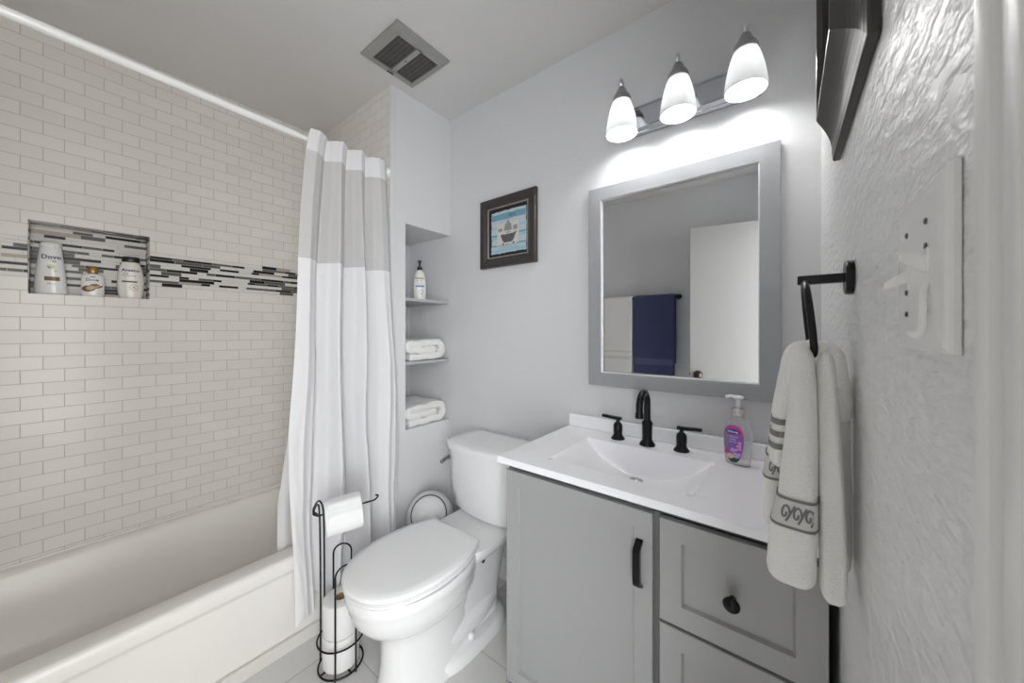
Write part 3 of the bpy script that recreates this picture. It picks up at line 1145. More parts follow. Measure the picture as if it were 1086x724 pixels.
def tank_ring(z, hw, yf, yb, bulge, r=.05, n=10):
    """bowed front, straight back, rounded corners"""
    pts = []
    for k in range(n + 1):
        u = -1 + 2 * k / n
        pts.append((TX + hw * u * .93, yf - bulge * (1 - abs(u) ** 2.2)))
    side = [(TX + hw, yf + .035), (TX + hw * 1.005, (yf + yb) / 2), (TX + hw * .99, yb - .03), (TX + hw * .93, yb)]
    back = [(TX + hw * (.93 - 1.86 * k / 6), yb) for k in range(1, 6)]
    left = [(2 * TX - x, y) for x, y in side[::-1]]
    ring = pts + side + back + left
    return [(x, y, z) for x, y in ring]


b = B()
rings(b, [tank_ring(z, hw, yf, 1.345, bl) for z, hw, yf, bl in ((.393, .13, 1.19, .02), (.398, .155, 1.165, .025), (.42, .175, 1.150, .028), (.50, .188, 1.142, .03), (.62, .200, 1.135, .032), (.688, .205, 1.132, .033))])
part('tank', b, M['porcelain'], toi, auto=50)
b = B()
rings(b, [tank_ring(z, hw, yf, yb, bl) for z, hw, yf, yb, bl in ((.689, .206, 1.130, 1.347, .033), (.691, .214, 1.122, 1.352, .035), (.712, .217, 1.119, 1.354, .036), (.722, .214, 1.122, 1.352, .036), (.727, .200, 1.136, 1.342, .034), (.7285, .15, 1.17, 1.31, .02))])
part('tank_lid', b, M['porcelain'], toi, auto=60)
b = B()
cyl_dir(b, (TX - .2035, 1.20, .632), (-1, 0, 0), [(0, 0), (.012, 0), (.012, .006), (.008, .012), (0, .012)], 18)
tube(b, smooth_path([(TX - .214, 1.205, .632), (TX - .222, 1.17, .631), (TX - .224, 1.135, .624), (TX - .218, 1.108, .618)], 5), .0095, 12)
part('flush_lever', b, M['nickel'], toi, smooth=True)
for s in (-1, 1):
    b = B()
    lathe(b, [(0, .0395), (.016, .0395), (.0155, .052), (.011, .060), (0, .063)], (TX + s * .098, .985, 0), seg=20)
    part('bolt_cap', b, M['porcelain'], toi, smooth=True)
b = B()
cyl_dir(b, (TX + .074, 1.06, .30), (1, 0, 0), [(0, 0), (.016, 0), (.016, .006), (.010, .008), (.009, .022), (0, .022)], 16)
part('anchor_bolt', b, M['chrome'], toi, auto=40)

# ------------------------------------------------------------------ waste bin
bn = thing('waste_bin', 'white round waste bin with a domed swing lid in the corner behind the toilet', 'bin', (-1.398, 1.12, 0))
bcx, bcy = -1.392, 1.125
b = B()
lathe(b, [(0, 0), (.09, 0), (.093, .004), (.109, .285), (.111, .305), (.106, .308)], (bcx, bcy, 0), seg=40)
part('bin_body', b, M['bin'], bn, auto=50)
b = B()
dome = [(.112, .300), (.1145, .306), (.113, .325)]
dome += [(.113 * cos(a), .325 + .112 * sin(a)) for a in [pi / 2 * k / 12 for k in range(1, 12)]] + [(.002, .437)]
lathe(b, dome, (bcx, bcy, 0), seg=40)
part('domed_cover', b, M['bin'], bn, auto=60)
# the round swing flap, let into the dome facing the room
d = Vector((.62, -.60, .52)).normalized()
b = B()
c0 = Vector((bcx, bcy, .325))
cyl_dir(b, c0, d, [(.080, .080), (.080, .0835), (.075, .0885), (.054, .1035), (.033, .112), (.012, .1165), (.001, .117)], 40)
part('swing_flap', b, M['bin'], bn, auto=60)
b = B()
a_ = d.orthogonal().normalized(); b_ = d.cross(a_)
tube(b, [c0 + d * .0805 + (a_ * cos(t) + b_ * sin(t)) * .0825 for t in [2 * pi * k / 48 for k in range(48)]], .0022, 8, True)
part('flap_gap', b, M['dark'], bn, smooth=True)

# ------------------------------------------------------------------ tissue stand with rolls
SXc, SYc = -1.312, .643
st = thing('tissue_stand', 'black wire toilet paper stand beside the toilet', 'paper holder', (SXc, SYc, 0))
WR = .0032
ring_pts = lambda z, r: [(SXc + r * cos(t), SYc + r * sin(t), z) for t in [2 * pi * k / 40 for k in range(40)]]
b = B()
tube(b, ring_pts(.006, .076), WR, 8, True)
tube(b, [(SXc - .076, SYc, .006), (SXc + .076, SYc, .006)], WR, 8)
tube(b, [(SXc, SYc - .076, .006), (SXc, SYc + .076, .006)], WR, 8)
part('base_ring', b, M['black'], st, smooth=True)
b = B()
tube(b, ring_pts(.105, .079), WR, 8, True)
part('retaining_ring', b, M['black'], st, smooth=True)
# post of two wires with the hooked arm on top
pa = Vector((SXc - .066, SYc - .045, 0))
ax0, ax1 = Vector((-1.268, .548, .600)), Vector((-1.206, .700, .612))
for o_ in (0, 1):
    b = B()
    q = Vector((.010 * o_, .010 * o_, 0))
    tube(b, smooth_path([pa + q + Vector((0, 0, .004)), pa + q + Vector((.002, .0, .2)), pa + q + Vector((.012, -.006, .45)), pa + q + Vector((.018, -.012, .575)), pa + q * .4 + Vector((.020, -.020, .60 + .014 * o_)), ax0 + Vector((-.022, -.012, .006 + .012 * o_)), ax0 + Vector((-.004, -.004, .004 * o_))], 6), WR, 8)
    part('post', b, M['black'], st, smooth=True)
b = B()
ad = (ax1 - ax0)
tube(b, smooth_path([ax0 + Vector((-.004, -.004, 0)), ax0 + ad * .5, ax1, ax1 + ad * .10 + Vector((0, 0, .002)), ax1 + ad * .16 + Vector((0, 0, .012)), ax1 + ad * .10 + Vector((0, 0, .018))], 6), WR, 8)
part('arm', b, M['black'], st, smooth=True)
for (ux, uy, h, wd) in ((.075, -.020, .405, .034), (-.066, .038, .40, .032)):
    b = B()
    n_ = Vector((ux, uy, 0)).normalized()
    tt = Vector((-n_.y, n_.x, 0))
    c_ = Vector((SXc, SYc, 0)) + n_ * .0785
    pts = [c_ + tt * wd + Vector((0, 0, .006)), c_ + tt * wd + Vector((0, 0, h - .06))]
    for k in range(0, 11):
        a = pi * k / 10
        pts.append(c_ + tt * wd * cos(a) + Vector((0, 0, h - wd + wd * sin(a))) + n_ * (-.0))
    pts += [c_ - tt * wd + Vector((0, 0, h - .06)), c_ - tt * wd + Vector((0, 0, .006))]
    tube(b, pts, WR, 8)
    part('retaining_loop', b, M['black'], st, smooth=True)


def roll(name, c, d, L, r, label, wrinkle=0):
    t = thing(name, label, 'toilet paper', tuple(c), 'toilet rolls on the black stand')
    d = Vector(d).normalized()
    b = B()
    a_ = d.orthogonal().normalized(); q_ = d.cross(a_)
    seg = 48
    rs = []
    for rr, h in ((.0205, .0), (.0205, L * .5), (.0205, L - .0), (.022, L), (r - .006, L), (r - .001, L - .002), (r, L - .006), (r + .0005, L * .5), (r, .006), (r - .001, .002), (r - .006, 0), (.022, 0), (.0205, 0)):
        rs.append([Vector(c) + d * h + (a_ * cos(s) + q_ * sin(s)) * rr for s in [2 * pi * k / seg for k in range(seg)]])
    rings(b, rs, False, False)
    bmesh.ops.remove_doubles(b, verts=b.verts[:], dist=1e-6)
    part('paper', b, M['paper'], t, auto=40)
    b = B()
    rs = []
    for rr, h in ((.0203, .001), (.0203, L - .001), (.0188, L - .001), (.0188, .001), (.0203, .001)):
        rs.append([Vector(c) + d * h + (a_ * cos(s) + q_ * sin(s)) * rr for s in [2 * pi * k / 32 for k in range(32)]])
    rings(b, rs, False, False)
    part('core', b, M['card'], t, smooth=True)
    return t


roll('toilet_roll', (SXc, SYc, .011), (0, 0, 1), .115, .062, 'toilet roll at the bottom of the stack in the black wire stand')
roll('toilet_roll', (SXc, SYc, .128), (0, 0, 1), .120, .061, 'toilet roll with open core on top of the stack in the wire stand')
adn = ad.normalized()
rc = ax0 + adn * .016 - Vector((0, 0, .016))
rl = roll('toilet_roll', rc, adn, .118, .060, 'toilet roll hanging on the arm of the black wire stand')
# loose tail folded over the hanging roll
b = B()
side = Vector((adn.y, -adn.x, 0))
grid = []
for i in range(15):
    a = -0.5 + 1.5 * i / 14
    rr = .0615 + .003 * sin(i * .9)
    row = []
    for j in range(9):
        u = .008 + .102 * j / 8 if i < 9 else .008 + .102 * (j / 8 * (1 - (i - 8) / 12) + .5 * (i - 8) / 12)
        row.append(b.verts.new(rc + adn * u + (side * sin(-a + .9) + Vector((0, 0, 1)) * cos(-a + .9)) * (rr + .0015 * sin(j * 2.1 + i))))
    grid.append(row)
for i in range(14):
    for j in range(8):
        b.faces.new((grid[i][j], grid[i][j + 1], grid[i + 1][j + 1], grid[i + 1][j]))
part('loose_sheet', b, M['paper'], rl, smooth=True)

# ------------------------------------------------------------------ mirror
mir = thing('mirror', 'large grey framed mirror above the sink', 'mirror', (-.335, YB, 1.415))
MX0, MX1, MZ0, MZ1 = -.648, -.013, 1.016, 1.820
b = B()
R_ = lambda ins, y: [(MX0 + ins, y, MZ0 + ins), (MX1 - ins, y, MZ0 + ins), (MX1 - ins, y, MZ1 - ins), (MX0 + ins, y, MZ1 - ins)]
rings(b, [R_(0, YB - .001), R_(0, YB - .022), R_(.0015, YB - .024), R_(.052, YB - .024), R_(.0535, YB - .0225), R_(.0535, YB - .001)], False, False)
part('mirror_frame', b, M['mirframe'], mir)
b = B()
rings(b, [R_(.0535, YB - .0215), R_(.0565, YB - .0205), R_(.0565, YB - .010)], False, False)
part('inner_lip', b, M['mirlip'], mir)
b = B()
box(b, MX0 + .0537, YB - .012, MZ0 + .0537, MX1 - .0537, YB - .006, MZ1 - .0537)
part('mirror_glass', b, M['mirror'], mir)

# ------------------------------------------------------------------ vanity light
vl = thing('vanity_light', 'chrome three-lamp vanity light with frosted bell shades above the mirror', 'wall light', (-.288, YB, 2.05))
LX0, LX1, LZ0, LZ1 = -.512, -.062, 1.985, 2.098
b = B()
R_ = lambda ins, y: [(LX0 + ins, y, LZ0 + ins), (LX1 - ins, y, LZ0 + ins), (LX1 - ins, y, LZ1 - ins), (LX0 + ins, y, LZ1 - ins)]
rings(b, [R_(0, YB - .001), R_(0, YB - .010), R_(.006, YB - .016), R_(.010, YB - .016), R_(.020, YB - .026), R_(.024, YB - .027)], False, True)
part('backplate', b, mat('chrome_plate', (.48, .50, .54), .1, 1), vl)
LY = 1.268
for lx in (-.478, -.286, -.097):
    b = B()
    tube(b, smooth_path([(lx, YB - .026, 2.055), (lx, YB - .055, 2.060), (lx, YB - .085, 2.10), (lx, LY + .008, 2.152), (lx, LY - .002, 2.160), (lx, LY - .008, 2.148), (lx, LY, 2.128)], 6), .0062, 12)
    cyl_dir(b, (lx, YB - .027, 2.055), (0, -1, 0), [(0, 0), (.016, 0), (.015, .006), (.007, .010), (0, .010)], 20)
    part('arm', b, M['chrome'], vl, smooth=True)
    b = B()
    lathe(b, [(0, 2.136), (.009, 2.134), (.016, 2.124), (.022, 2.108), (.031, 2.096), (.0335, 2.086), (.0335, 2.078), (.030, 2.077), (0, 2.077)], (lx, LY, 0), seg=32)
    part('socket_cup', b, M['nickel'], vl, auto=45)
    b = B()
    pr = [(.028, 2.084), (.0325, 2.078), (.037, 2.066), (.043, 2.045), (.049, 2.020), (.053, 1.995), (.0555, 1.972), (.0558, 1.960)]
    inner = [(r_ - .003, z_) for r_, z_ in pr[::-1]]
    lathe(b, pr + [(.0545, 1.9588)] + inner, (lx, LY, 0), seg=40, cap=False)
    sh = part('lamp_shade', b, M['shade'], vl, smooth=True)
    b = B()
    bl = [(.013, 2.076), (.014, 2.040)] + [(.031 * cos(a), 2.003 + .031 * sin(a)) for a in [R(62) - R(152) * k / 12 for k in range(13)]]
    bl[-1] = (.0008, 2.003 - .031)
    lathe(b, bl, (lx, LY, 0), seg=28)
    part('bulb', b, M['bulb'], vl, smooth=True)


# ------------------------------------------------------------------ pictures
def frame_x(parent, pr, u0, u1, v0, v1, P, m, name='frame'):
    """moulding: profile (inset, height) swept round a rectangle, mitred; P(u,v,h)"""
    b = B()
    rs = []
    for ins, h in pr:
        rs.append([P(u0 + ins, v0 + ins, h), P(u1 - ins, v0 + ins, h), P(u1 - ins, v1 - ins, h), P(u0 + ins, v1 - ins, h)])
    rings(b, rs, False, False)
    return part(name, b, m, parent)


pc = thing('framed_picture', 'small dark framed bathtub print on the wall above the toilet', 'picture', (-1.09, YB, 1.735))
PX0, PX1, PZ0, PZ1 = -1.265, -.915, 1.560, 1.910
PP = lambda u, v, h: (u, YB - h, v)
frame_x(pc, [(0, .001), (0, .018), (.004, .024), (.012, .026), (.030, .024), (.044, .014), (.046, .013)], PX0, PX1, PZ0, PZ1, PP, M['frame'])
frame_x(pc, [(.0465, .0135), (.050, .015), (.0535, .0125), (.0535, .004)], PX0, PX1, PZ0, PZ1, PP, M['frame_l'], 'inner_bead')
b = B()
box(b, PX0 + .045, YB - .008, PZ0 + .045, PX1 - .045, YB - .003, PZ1 - .045)
part('mat_board', b, M['mat_black'], pc)
AX0, AX1, AZ0, AZ1 = -1.195, -.975, 1.628, 1.838
fl = lambda u, v, l: (u, YB - .008 - l, v)
rag = random.Random(3)


def ragged(x0, z0, x1, z1, j=.0022, n=22):
    o = []
    for k in range(n): o.append((x0 + (x1 - x0) * k / n, z0 + rag.uniform(-j, j)))
    for k in range(n): o.append((x1 + rag.uniform(-j, j), z0 + (z1 - z0) * k / n))
    for k in range(n): o.append((x1 - (x1 - x0) * k / n, z1 + rag.uniform(-j, j)))
    for k in range(n): o.append((x0 + rag.uniform(-j, j), z1 - (z1 - z0) * k / n))
    return o


def flat(shape):
    return shape, [tuple(range(len(shape)))]


pr_ = decal('print', flat(ragged(AX0, AZ0, AX1, AZ1)), fl, M['art_pale'], pc, .0008)
decal('printed_stripe', merge_geo([flat(ragged(AX0 + .002, z, AX1 - .002, z + h, .0015)) for z, h in ((1.634, .014), (1.700, .012), (1.752, .01))]), fl, M['art_light'], pr_, .0012)
decal('printed_stripe', merge_geo([flat(ragged(AX0 + .002, z, AX1 - .002, z + h, .0015)) for z, h in ((1.795, .030), (1.714, .010), (1.664, .008))]), fl, M['art_blue'], pr_, .0013)
decal('printed_panel', flat(ragged(-1.158, 1.668, -1.02, 1.778, .002)), fl, M['art_cream'], pr_, .0016)
tubshape = [(-1.128, 1.722), (-1.134, 1.714), (-1.122, 1.690), (-1.110, 1.678), (-1.062, 1.678), (-1.050, 1.690), (-1.038, 1.716), (-1.030, 1.726), (-1.040, 1.725), (-1.052, 1.719), (-1.110, 1.719)]
decal('printed_tub', merge_geo([flat(tubshape), flat(ell(-1.118, 1.672, .005, .006)), flat(ell(-1.052, 1.672, .005, .006))]), fl, M['art_grey'], pr_, .002)
decal('printed_shape', merge_geo([flat([(-1.112, 1.736), (-1.062, 1.736), (-1.066, 1.766), (-1.078, 1.776), (-1.086, 1.796), (-1.094, 1.776), (-1.106, 1.766)]), flat(rect(-1.150, 1.736, -1.122, 1.752)), flat(rect(-1.054, 1.734, -1.028, 1.756)), flat(ell(-1.086, 1.727, .014, .0035))]), fl, M['art_mid'], pr_, .002)
decal('lettering', merge_geo([shift(text_mesh('Bain', .026), -1.060, 1.812)]), fl, M['art_grey'], pr_, .002)
decal('printed_flourish', merge_geo([flat(ell(-1.135 + .013 * k, 1.652 + .003 * (k % 2), .0045, .0022, 10, .6 * (-1) ** k)) for k in range(9)]), fl, M['art_mid'], pr_, .002)

pc2 = thing('framed_picture', 'wide dark moulded picture frame on the right wall above the towel ring', 'picture', (XR, .71, 1.85))
PP2 = lambda u, v, h: (XR - h, u, v)
pf = [(0, .001), (0, .009), (.002, .0115), (.008, .0125), (.012, .0135)]
for k in range(1, 9):
    a = k / 8
    pf.append((.012 + .046 * a, .0135 + .024 * (1 - cos(a * pi / 2)) * 1.0))
pf += [(.060, .038), (.064, .0375), (.066, .030), (.066, .010)]
frame_x(pc2, pf, .533, .893, 1.555, 2.18, PP2, M['frame'])
frame_x(pc2, [(.066, .014), (.074, .013), (.074, .006)], .533, .893, 1.555, 2.18, PP2, M['mat_black'], 'inner_edge')
b = B()
box(b, XR - .009, .533 + .060, 1.555 + .060, XR - .004, .893 - .060, 2.18 - .060)
part('print', b, M['art_pale'], pc2)

# ------------------------------------------------------------------ towel ring and hand towel
tr = thing('towel_ring', 'matte black towel ring on the right wall beside the mirror', 'towel ring', (XR, .738, 1.316))
RY, RZ = .738, 1.318
b = B()
cyl_dir(b, (XR - .0008, RY, RZ), (-1, 0, 0), [(0, 0), (.026, 0), (.026, .007), (.024, .009), (0, .009)], 32)
part('rosette', b, M['black'], tr, auto=40)
b = B()
box(b, .014, RY - .007, RZ - .007, XR - .009, RY + .007, RZ + .007, .0015)
part('post', b, M['black'], tr)
b = B()
cz, rr = 1.247, .066
rp = []
for k in range(56):
    t = 2 * pi * k / 56
    zz = cz + rr * sin(t)
    rp.append((.0225 + .012 * (RZ - zz) / (2 * rr), RY + rr * cos(t), zz))
tube(b, rp, .0048, 12, True)
part('ring', b, M['black'], tr, smooth=True)

ht = thing('hand_towel', 'cream hand towel with grey stripes and scroll band hanging from the towel ring', 'towel', (.032, .71, 1.18))


def lobe(tabl, seed, n=44, rows=46, e=2.6, rip=.0022):
    """vertical fold of cloth: tabl rows (z, x0, x1, y0, y1); returns ring function"""
    zt, zb = tabl[0][0], tabl[-1][0]
    tt = [(-t[0],) + tuple(t[1:]) for t in tabl]

    def ring(z, grow=0.0, ease=True):
        x0, x1, y0, y1 = interp(tt, -z)
        hx, hy = (x1 - x0) / 2, (y1 - y0) / 2
        k = 1.0
        d_t, d_b = zt - z, z - zb
        if ease:
            rt, rb = .012, .016
            if d_t < rt: k *= math.sqrt(max(0.02, 1 - (1 - d_t / rt) ** 2))
            if d_b < rb: k *= math.sqrt(max(0.06, 1 - (1 - d_b / rb) ** 2))
        r = []
        for q in range(n):
            a = 2 * pi * q / n
            ca, sa = cos(a), sin(a)
            w_ = 1 + rip / max(hy, .008) * sin(3 * a + seed + z * 11) + .10 * noise.noise((ca * 1.6 + seed, sa * 1.6, z * 9))
            x = (hx * k * math.copysign(abs(ca) ** (2 / e), ca)) * (1 + .05 * noise.noise((seed, sa, z * 12))) + math.copysign(grow, ca) * abs(ca)
            y = (hy * k * math.copysign(abs(sa) ** (2 / e), sa)) * w_ + math.copysign(grow, sa) * abs(sa)
            r.append(((x0 + x1) / 2 + x, (y0 + y1) / 2 + y, z))
        return r
    zs = []
    for i in range(rows + 1):
        u = i / rows
        zs.append(zt + (zb - zt) * (u - sin(2 * pi * u) / (2 * pi) * .6))
    return ring, zs


FRONT = [(1.222, .012, .031, .690, .745), (1.205, .005, .034, .672, .75), (1.15, .004, .036, .658, .72), (1.08, -.002, .036, .650, .70), (1.00, -.010, .036, .646, .695), (.93, -.022, .036, .642, .692), (.885, -.0245, .0345, .642, .69), (.862, -.020, .031, .645, .688)]
SHORT = [(1.221, .006, .030, .70, .765), (1.20, -.004, .028, .69, .765), (1.15, -.013, .022, .685, .755), (1.09, -.019, .012, .682, .745), (1.045, -.023, .008, .682, .742), (1.020, -.0225, .006, .684, .74)]
BACKL = [(1.20, -.006, .028, .73, .775), (1.10, -.020, .02, .715, .765), (1.00, -.030, .01, .70, .755), (.93, -.031, .01, .695, .75), (.915, -.029, .008, .70, .745)]
RIGHT = [(1.214, .036, .052, .685, .75), (1.19, .034, .057, .672, .75), (1.12, .035, .0605, .66, .72), (1.02, .0365, .064, .655, .705), (.92, .0375, .0665, .652, .70), (.868, .0385, .067, .652, .70), (.850, .041, .064, .655, .695)]
FLAP = [(1.220, .030, .060, .70, .765), (1.20, .035, .070, .69, .765), (1.15, .046, .0765, .692, .765), (1.11, .052, .0775, .695, .765), (1.098, .053, .0770, .70, .76)]
REAR = [(1.17, .046, .0765, .715, .76), (1.10, .050, .0765, .712, .76), (1.0, .054, .0775, .705, .76), (.90, .056, .0775, .705, .755), (.872, .058, .0765, .71, .75)]
CAPT = [(1.224, .022, .046, .700, .77), (1.205, .010, .058, .685, .775), (1.185, .008, .066, .69, .775), (1.165, .02, .06, .70, .76)]
b = B()
LB = {}
for k, (nm, tb) in enumerate((('f', FRONT), ('s', SHORT), ('b', BACKL), ('r', RIGHT), ('fl', FLAP), ('re', REAR), ('c', CAPT))):
    ring, zs = lobe(tb, 1.7 * k + .4)
    LB[nm] = ring
    rings(b, [ring(z) for z in zs])
part('terry_cloth', b, M['towelc'], ht, smooth=True)


def wrap_band(ring, z0, z1, m, name, grow=.0012, nz=4, tilt=0.0):
    b = B()
    rs = [ring(z0 + (z1 - z0) * i / nz, grow, False) for i in range(nz + 1)]
    rings(b, rs, False, False)
    return part(name, b, m, ht, smooth=True)


for z0 in (1.092, 1.073, 1.054):
    wrap_band(LB['s'], z0, z0 + .009, M['band'], 'grey_stripe')
for nm, z0, z1 in (('f', .954, .994), ('b', 1.000, 1.036)):
    bd = wrap_band(LB[nm], z0, z1, M['bandw'], 'scroll_band')
    for za in (z0 - .0015, z1 - .0025):
        wrap_band(LB[nm], za, za + .004, M['band'], 'band_edge', .0018, 2)


# scrolls on the front band, drawn as flat curls lying on the fold
def on_front(nm, u, z, lift):
    r = LB[nm](z, 0, False)
    n = len(r)
    # points facing the room (-y), ordered by x
    half = sorted([p for p in r if p[1] <= sum(q[1] for q in r) / n], key=lambda p: p[0])
    x = half[0][0] + (half[-1][0] - half[0][0]) * u
    for p, q in zip(half[:-1], half[1:]):
        if p[0] <= x <= q[0] and q[0] > p[0]:
            t = (x - p[0]) / (q[0] - p[0])
            return Vector((x, p[1] + (q[1] - p[1]) * t - lift, z))
    return Vector((x, half[-1][1] - lift, z))


def ribbon(pts, wd):
    V, F = [], []
    for i, (u, z) in enumerate(pts):
        a = pts[max(i - 1, 0)]; c = pts[min(i + 1, len(pts) - 1)]
        du, dz = (c[0] - a[0]) * .058, c[1] - a[1]
        L = math.hypot(du, dz) or 1
        nx_, nz_ = -dz / L, du / L
        V += [(u + nx_ * wd / .058, z + nz_ * wd), (u - nx_ * wd / .058, z - nz_ * wd)]
    for i in range(len(pts) - 1):
        F.append((2 * i, 2 * i + 1, 2 * i + 3, 2 * i + 2))
    return V, F


for nm, zc, hgt in (('f', .974, .012), ('b', 1.018, .011)):
    gs = []
    for c in (.24, .52, .80):
        gs.append(ribbon([(c + .11 * cos(t) * (1 - t / 9), zc + hgt * sin(t) * (1 - t / 9)) for t in [k * .35 for k in range(20)]], .0016))
        gs.append(ribbon([(c + .05 + .16 * k / 8, zc - hgt + 2 * hgt * k / 8) for k in range(9)], .0016))
    V, F = merge_geo(gs)
    me = bpy.data.meshes.new('scroll')
    me.from_pydata([on_front(nm, min(max(u, .03), .97), z, .0022) for u, z in V], [], F)
    link('scroll', me, M['band'], ht)
b = B()
box(b, .000, .672, .856, .004, .673, .872, .0003)
part('care_tag', b, M['white'], ht)

# ------------------------------------------------------------------ light switch
sw = thing('light_switch', 'white double toggle switch plate on the right wall near the doorway', 'light switch', (XR, .376, 1.279))
b = B()
PL = lambda ins, x: [(x, .318 + ins, 1.222 + ins), (x, .434 - ins, 1.222 + ins), (x, .434 - ins, 1.336 - ins), (x, .318 + ins, 1.336 - ins)]
rings(b, [PL(0, XR - .0005), PL(0, XR - .0035), PL(.0015, XR - .0052), PL(.004, XR - .0064), PL(.012, XR - .007)], False, True)
part('wall_plate', b, M['plate'], sw)
for y, up in ((.399, -1), (.352, 1)):
    b = B()
    box(b, XR - .0078, y - .006, 1.267, XR - .0069, y + .006, 1.291, .0003)
    tg_ = part('toggle_slot', b, M['plate'], sw)
    b = B()
    z_ = 1.279
    rings(b, [[(XR - .007 - d_, y - hw, z_ + up * zz - hz), (XR - .007 - d_, y + hw, z_ + up * zz - hz), (XR - .007 - d_, y + hw, z_ + up * zz + hz), (XR - .007 - d_, y - hw, z_ + up * zz + hz)] for d_, zz, hw, hz in ((0, .001, .0036, .0050), (.006, .004, .0034, .0040), (.0120, .0075, .0030, .0028), (.0130, .0080, .0024, .0020))])
    part('toggle', b, M['plate'], tg_)
    for zz in (1.279 + .030, 1.279 - .030, 1.279 + .0135, 1.279 - .0135):
        b = B()
        cyl_dir(b, (XR - .0068, y, zz), (-1, 0, 0), [(0, 0), (.0022, 0), (.0020, .0012), (0, .0015)], 12)
        part('screw', b, M['screw'], sw, smooth=True)
b = B()
tube(b, smooth_path([(XR - .0075, .347, 1.268), (XR - .0095, .346, 1.262), (XR - .010, .345, 1.248), (XR - .0105, .344, 1.238), (XR - .013, .345, 1.233), (XR - .0155, .347, 1.236)], 5), .0019, 10)
part('hook', b, M['plate'], sw, smooth=True)

# ------------------------------------------------------------------ ceiling vent
ve = thing('ceiling_vent', 'brushed metal exhaust fan cover with two dark grilles in the ceiling', 'vent', (-1.316, .93, ZC))
ex0, ex1, ey0, ey1 = -1.452, -1.182, .795, 1.065
b = B()
Q = lambda i, z: [(ex0 + i, ey0 + i, z), (ex1 - i, ey0 + i, z), (ex1 - i, ey1 - i, z), (ex0 + i, ey1 - i, z)]
# face plate with two openings
zo, zi = ZC - .010, ZC - .020
rings(b, [Q(0, ZC - .001), Q(0, ZC - .006), Q(.004, ZC - .009), Q(.030, zi), Q(.034, zi)], False, False)
ix0, ix1, iy0, iy1 = ex0 + .034, ex1 - .034, ey0 + .034, ey1 - .034
ym = (iy0 + iy1) / 2
box(b, ix0, ym - .011, zi, ix1, ym + .011, zi + .004)
box(b, ix0, iy0 - .001, zi, ix0 + .008, iy1, zi + .004)
box(b, ix1 - .008, iy0 - .001, zi, ix1, iy1, zi + .004)
part('cover_frame', b, M['vent'], ve)
for ya, yb in ((iy0, ym - .011), (ym + .011, iy1)):
    b = B()
    box(b, ix0 + .008, ya, zi + .010, ix1 - .008, yb, zi + .012)
    g = part('grille', b, M['ventdark'], ve)
    b = B()
    n = 17
    for k in range(n):
        x = ix0 + .008 + (ix1 - ix0 - .016) * (k + .5) / n
        box(b, x - .0016, ya, zi + .001, x + .0016, yb, zi + .005)
    n = 5
    for k in range(1, n):
        y = ya + (yb - ya) * k / n
        box(b, ix0 + .008, y - .0012, zi + .002, ix1 - .008, y + .0012, zi + .006)
    part('slats', b, M['ventslat'], g)
b = B()
lathe(b, [(0, zi), (.004, zi), (.0035, zi - .002), (0, zi - .0024)], ((ix0 + ix1) / 2, ym, 0), seg=14)
part('screw', b, M['screw'], ve, smooth=True)
b = B()
box(b, ex0 + .014, ym - .016, ZC - .0175, ex0 + .024, ym + .016, ZC - .0145, .001)
part('slot', b, M['dark'], ve)

# ------------------------------------------------------------------ soap dispenser
so = thing('soap_dispenser', 'clear hand soap bottle with white pump and purple label beside the basin', 'soap bottle', (-.117, 1.276, CZ + .0004))
ps = prof_smooth([(0, .030, .017), (.003, .0335, .020), (.03, .0365, .023), (.07, .0385, .024), (.10, .0375, .023), (.125, .030, .020), (.142, .019, .016), (.148, .0145, .0145)])
yaw = R(-104)
body, sf = bottle(so, ps, -.117, 1.276, yaw, M['soap'])
bottle(so, [(.148, .0165, .0165), (.149, .017, .017), (.168, .017, .017), (.170, .015, .015)], -.117, 1.276, 0, mat('silver_collar', (.62, .58, .56), .25, .7), 'collar', 2.0)
b = B()
z_ = CZ + .170
lathe(b, [(0, z_), (.006, z_), (.006, z_ + .026), (.009, z_ + .027), (.016, z_ + .032), (.016, z_ + .036), (.008, z_ + .039), (0, z_ + .0395)], (-.117, 1.276, 0), seg=22)
tube(b, smooth_path([(-.117, 1.276, z_ + .034), (-.134, 1.272, z_ + .036), (-.149, 1.268, z_ + .033)], 4), .0048, 10)
part('pump', b, M['pump'], so, auto=45)
lab_o = []
for k in range(36):
    t = 2 * pi * k / 36
    v = .064 + .056 * sin(t)
    ww = .0275 + .005 * sin(t)
    lab_o.append((-.005 + ww * math.copysign(abs(cos(t)) ** .7, cos(t)), v))


def clip_band(v0, v1, g=.0):
    """slice of the label between two heights"""
    def wd(v):
        s_ = max(-1, min(1, (v - .064) / .056))
        c_ = max(0, 1 - s_ * s_) ** .35
        return (.0275 + .005 * s_) * c_
    n = 8
    L_ = [(-.005 + wd(v0 + (v1 - v0) * k / n), v0 + (v1 - v0) * k / n) for k in range(n + 1)]
    Rr = [(-.005 - wd(v0 + (v1 - v0) * k / n), v0 + (v1 - v0) * k / n) for k in range(n, -1, -1)]
    return L_ + Rr


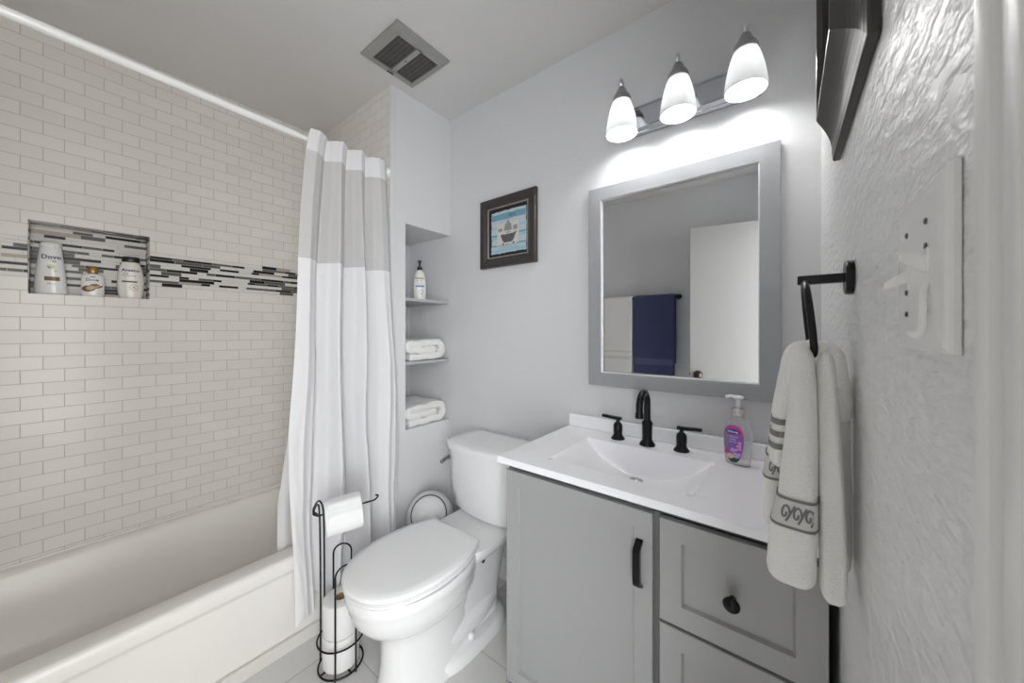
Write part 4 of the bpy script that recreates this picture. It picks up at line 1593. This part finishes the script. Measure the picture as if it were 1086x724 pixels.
lb = decal('label', poly2d(lab_o), sf, M['purple'], body, .0006)
decal('label_top', poly2d(clip_band(.092, .1195)), sf, M['magenta'], lb, .0008)
decal('label_foot', poly2d(clip_band(.0085, .024)), sf, M['darkgreen'], lb, .0008)
decal('printed_flower', merge_geo([poly2d(ell(.000 + .004 * k, .036 + .012 * (k % 3), .004, .0035, 12, k)) for k in range(4)] + [poly2d(ell(.013, .052 + .009 * k, .0045, .004, 12)) for k in range(3)]), sf, M['pink'], lb, .0010)
decal('printed_blossom', merge_geo([poly2d(ell(-.026, .036, .006, .006)), poly2d(ell(-.022, .044, .004, .004))]), sf, M['magenta'], lb, .0010)
decal('printed_fruit', poly2d(ell(-.014, .026, .012, .008, 18, .2)), sf, M['peach'], lb, .0010)
decal('printed_haze', merge_geo([poly2d(ell(.004, .030, .009, .008)), poly2d(ell(-.006, .046, .007, .006))]), sf, M['lilac'], lb, .0009)
decal('logo_oval', poly2d(ell(-.006, .101, .021, .0075)), sf, M['deepblue'], lb, .0011)
decal('lettering', merge_geo([shift(text_mesh('Softsoap', .0088, .0002), -.006, .101), shift(text_mesh('LAVENDER', .0062), -.006, .086), shift(text_mesh('& SHEA', .0062), -.006, .078), shift(text_mesh('BUTTER', .0062), -.006, .070)]), sf, M['white'], lb, .0013)

# ------------------------------------------------------------------ towel bar on the wall behind the camera
tb = thing('towel_bar', 'black towel bar on the wall seen in the mirror', 'towel bar', (-1.06, YF, 1.53))
b = B()
tube(b, [(-1.41, YF + .068, 1.532), (-.712, YF + .068, 1.532)], .008, 14)
part('bar', b, M['black'], tb, auto=40)
for x in (-1.40, -.722):
    b = B()
    cyl_dir(b, (x, YF + .0005, 1.532), (0, 1, 0), [(0, 0), (.022, 0), (.022, .006), (.012, .010), (.010, .055), (.013, .058), (.013, .078), (0, .078)], 22)
    part('bracket', b, M['black'], tb, auto=40)


def bar_towel(x0, x1, zb, m, mb, label, seed, bands):
    t = thing('bath_towel', label, 'towel', ((x0 + x1) / 2, YF + .068, 1.532), 'towels on the towel bar')
    b = B()
    yc, r = YF + .068, .016
    prof = []
    for k in range(28):
        prof.append((yc - r, zb + .10 + (1.532 - zb - .10) * k / 27))
    for k in range(1, 10):
        a = pi - pi * k / 10
        prof.append((yc + r * cos(a), 1.532 + r * sin(a)))
    for k in range(40):
        prof.append((yc + r, 1.532 - (1.532 - zb) * k / 39))
    nx = 26
    th = .0065
    def pt(i, yz, o):
        x = x0 + (x1 - x0) * i / nx
        y, z = yz
        dn = max(0, (1.532 - z))
        front = 1 if y >= yc else -1
        y += .010 * dn * noise.noise((x * 8 + seed, z * 3, front)) + (.004 * dn if front > 0 else 0)
        x += .01 * dn * noise.noise((seed, z * 4, 2)) * (1 if i > nx / 2 else -1)
        a = math.atan2(z - 1.532, y - yc) if z > 1.532 else (0 if front > 0 else pi)
        return (x, y + th * o * cos(a), z + th * o * sin(a))
    rs = []
    for i in range(nx + 1):
        o = .6 if i in (0, nx) else 1
        rs.append([pt(i, p, o) for p in prof] + [pt(i, p, -o * .6) for p in prof[::-1]])
    rings(b, rs)
    part('terry_cloth', b, m, t, smooth=True)
    for z0, z1 in bands:
        b = B()
        g = [[b.verts.new(Vector(pt(i, (yc + r, z0 + (z1 - z0) * q / 4), 1)) + Vector((0, .0012, 0))) for q in range(5)] for i in range(1, nx)]
        for u in range(len(g) - 1):
            for q in range(4):
                b.faces.new((g[u][q], g[u + 1][q], g[u + 1][q + 1], g[u][q + 1]))
        part('woven_band', b, mb, t, smooth=True)


bar_towel(-1.365, -1.095, .86, M['towel'], M['bandw'], 'white bath towel on the towel bar seen in the mirror', 1, ((.985, 1.01), (1.045, 1.06)))
bar_towel(-1.085, -.735, .865, M['navy'], M['navyb'], 'navy blue bath towel on the towel bar seen in the mirror', 4, ((.945, 1.0),))
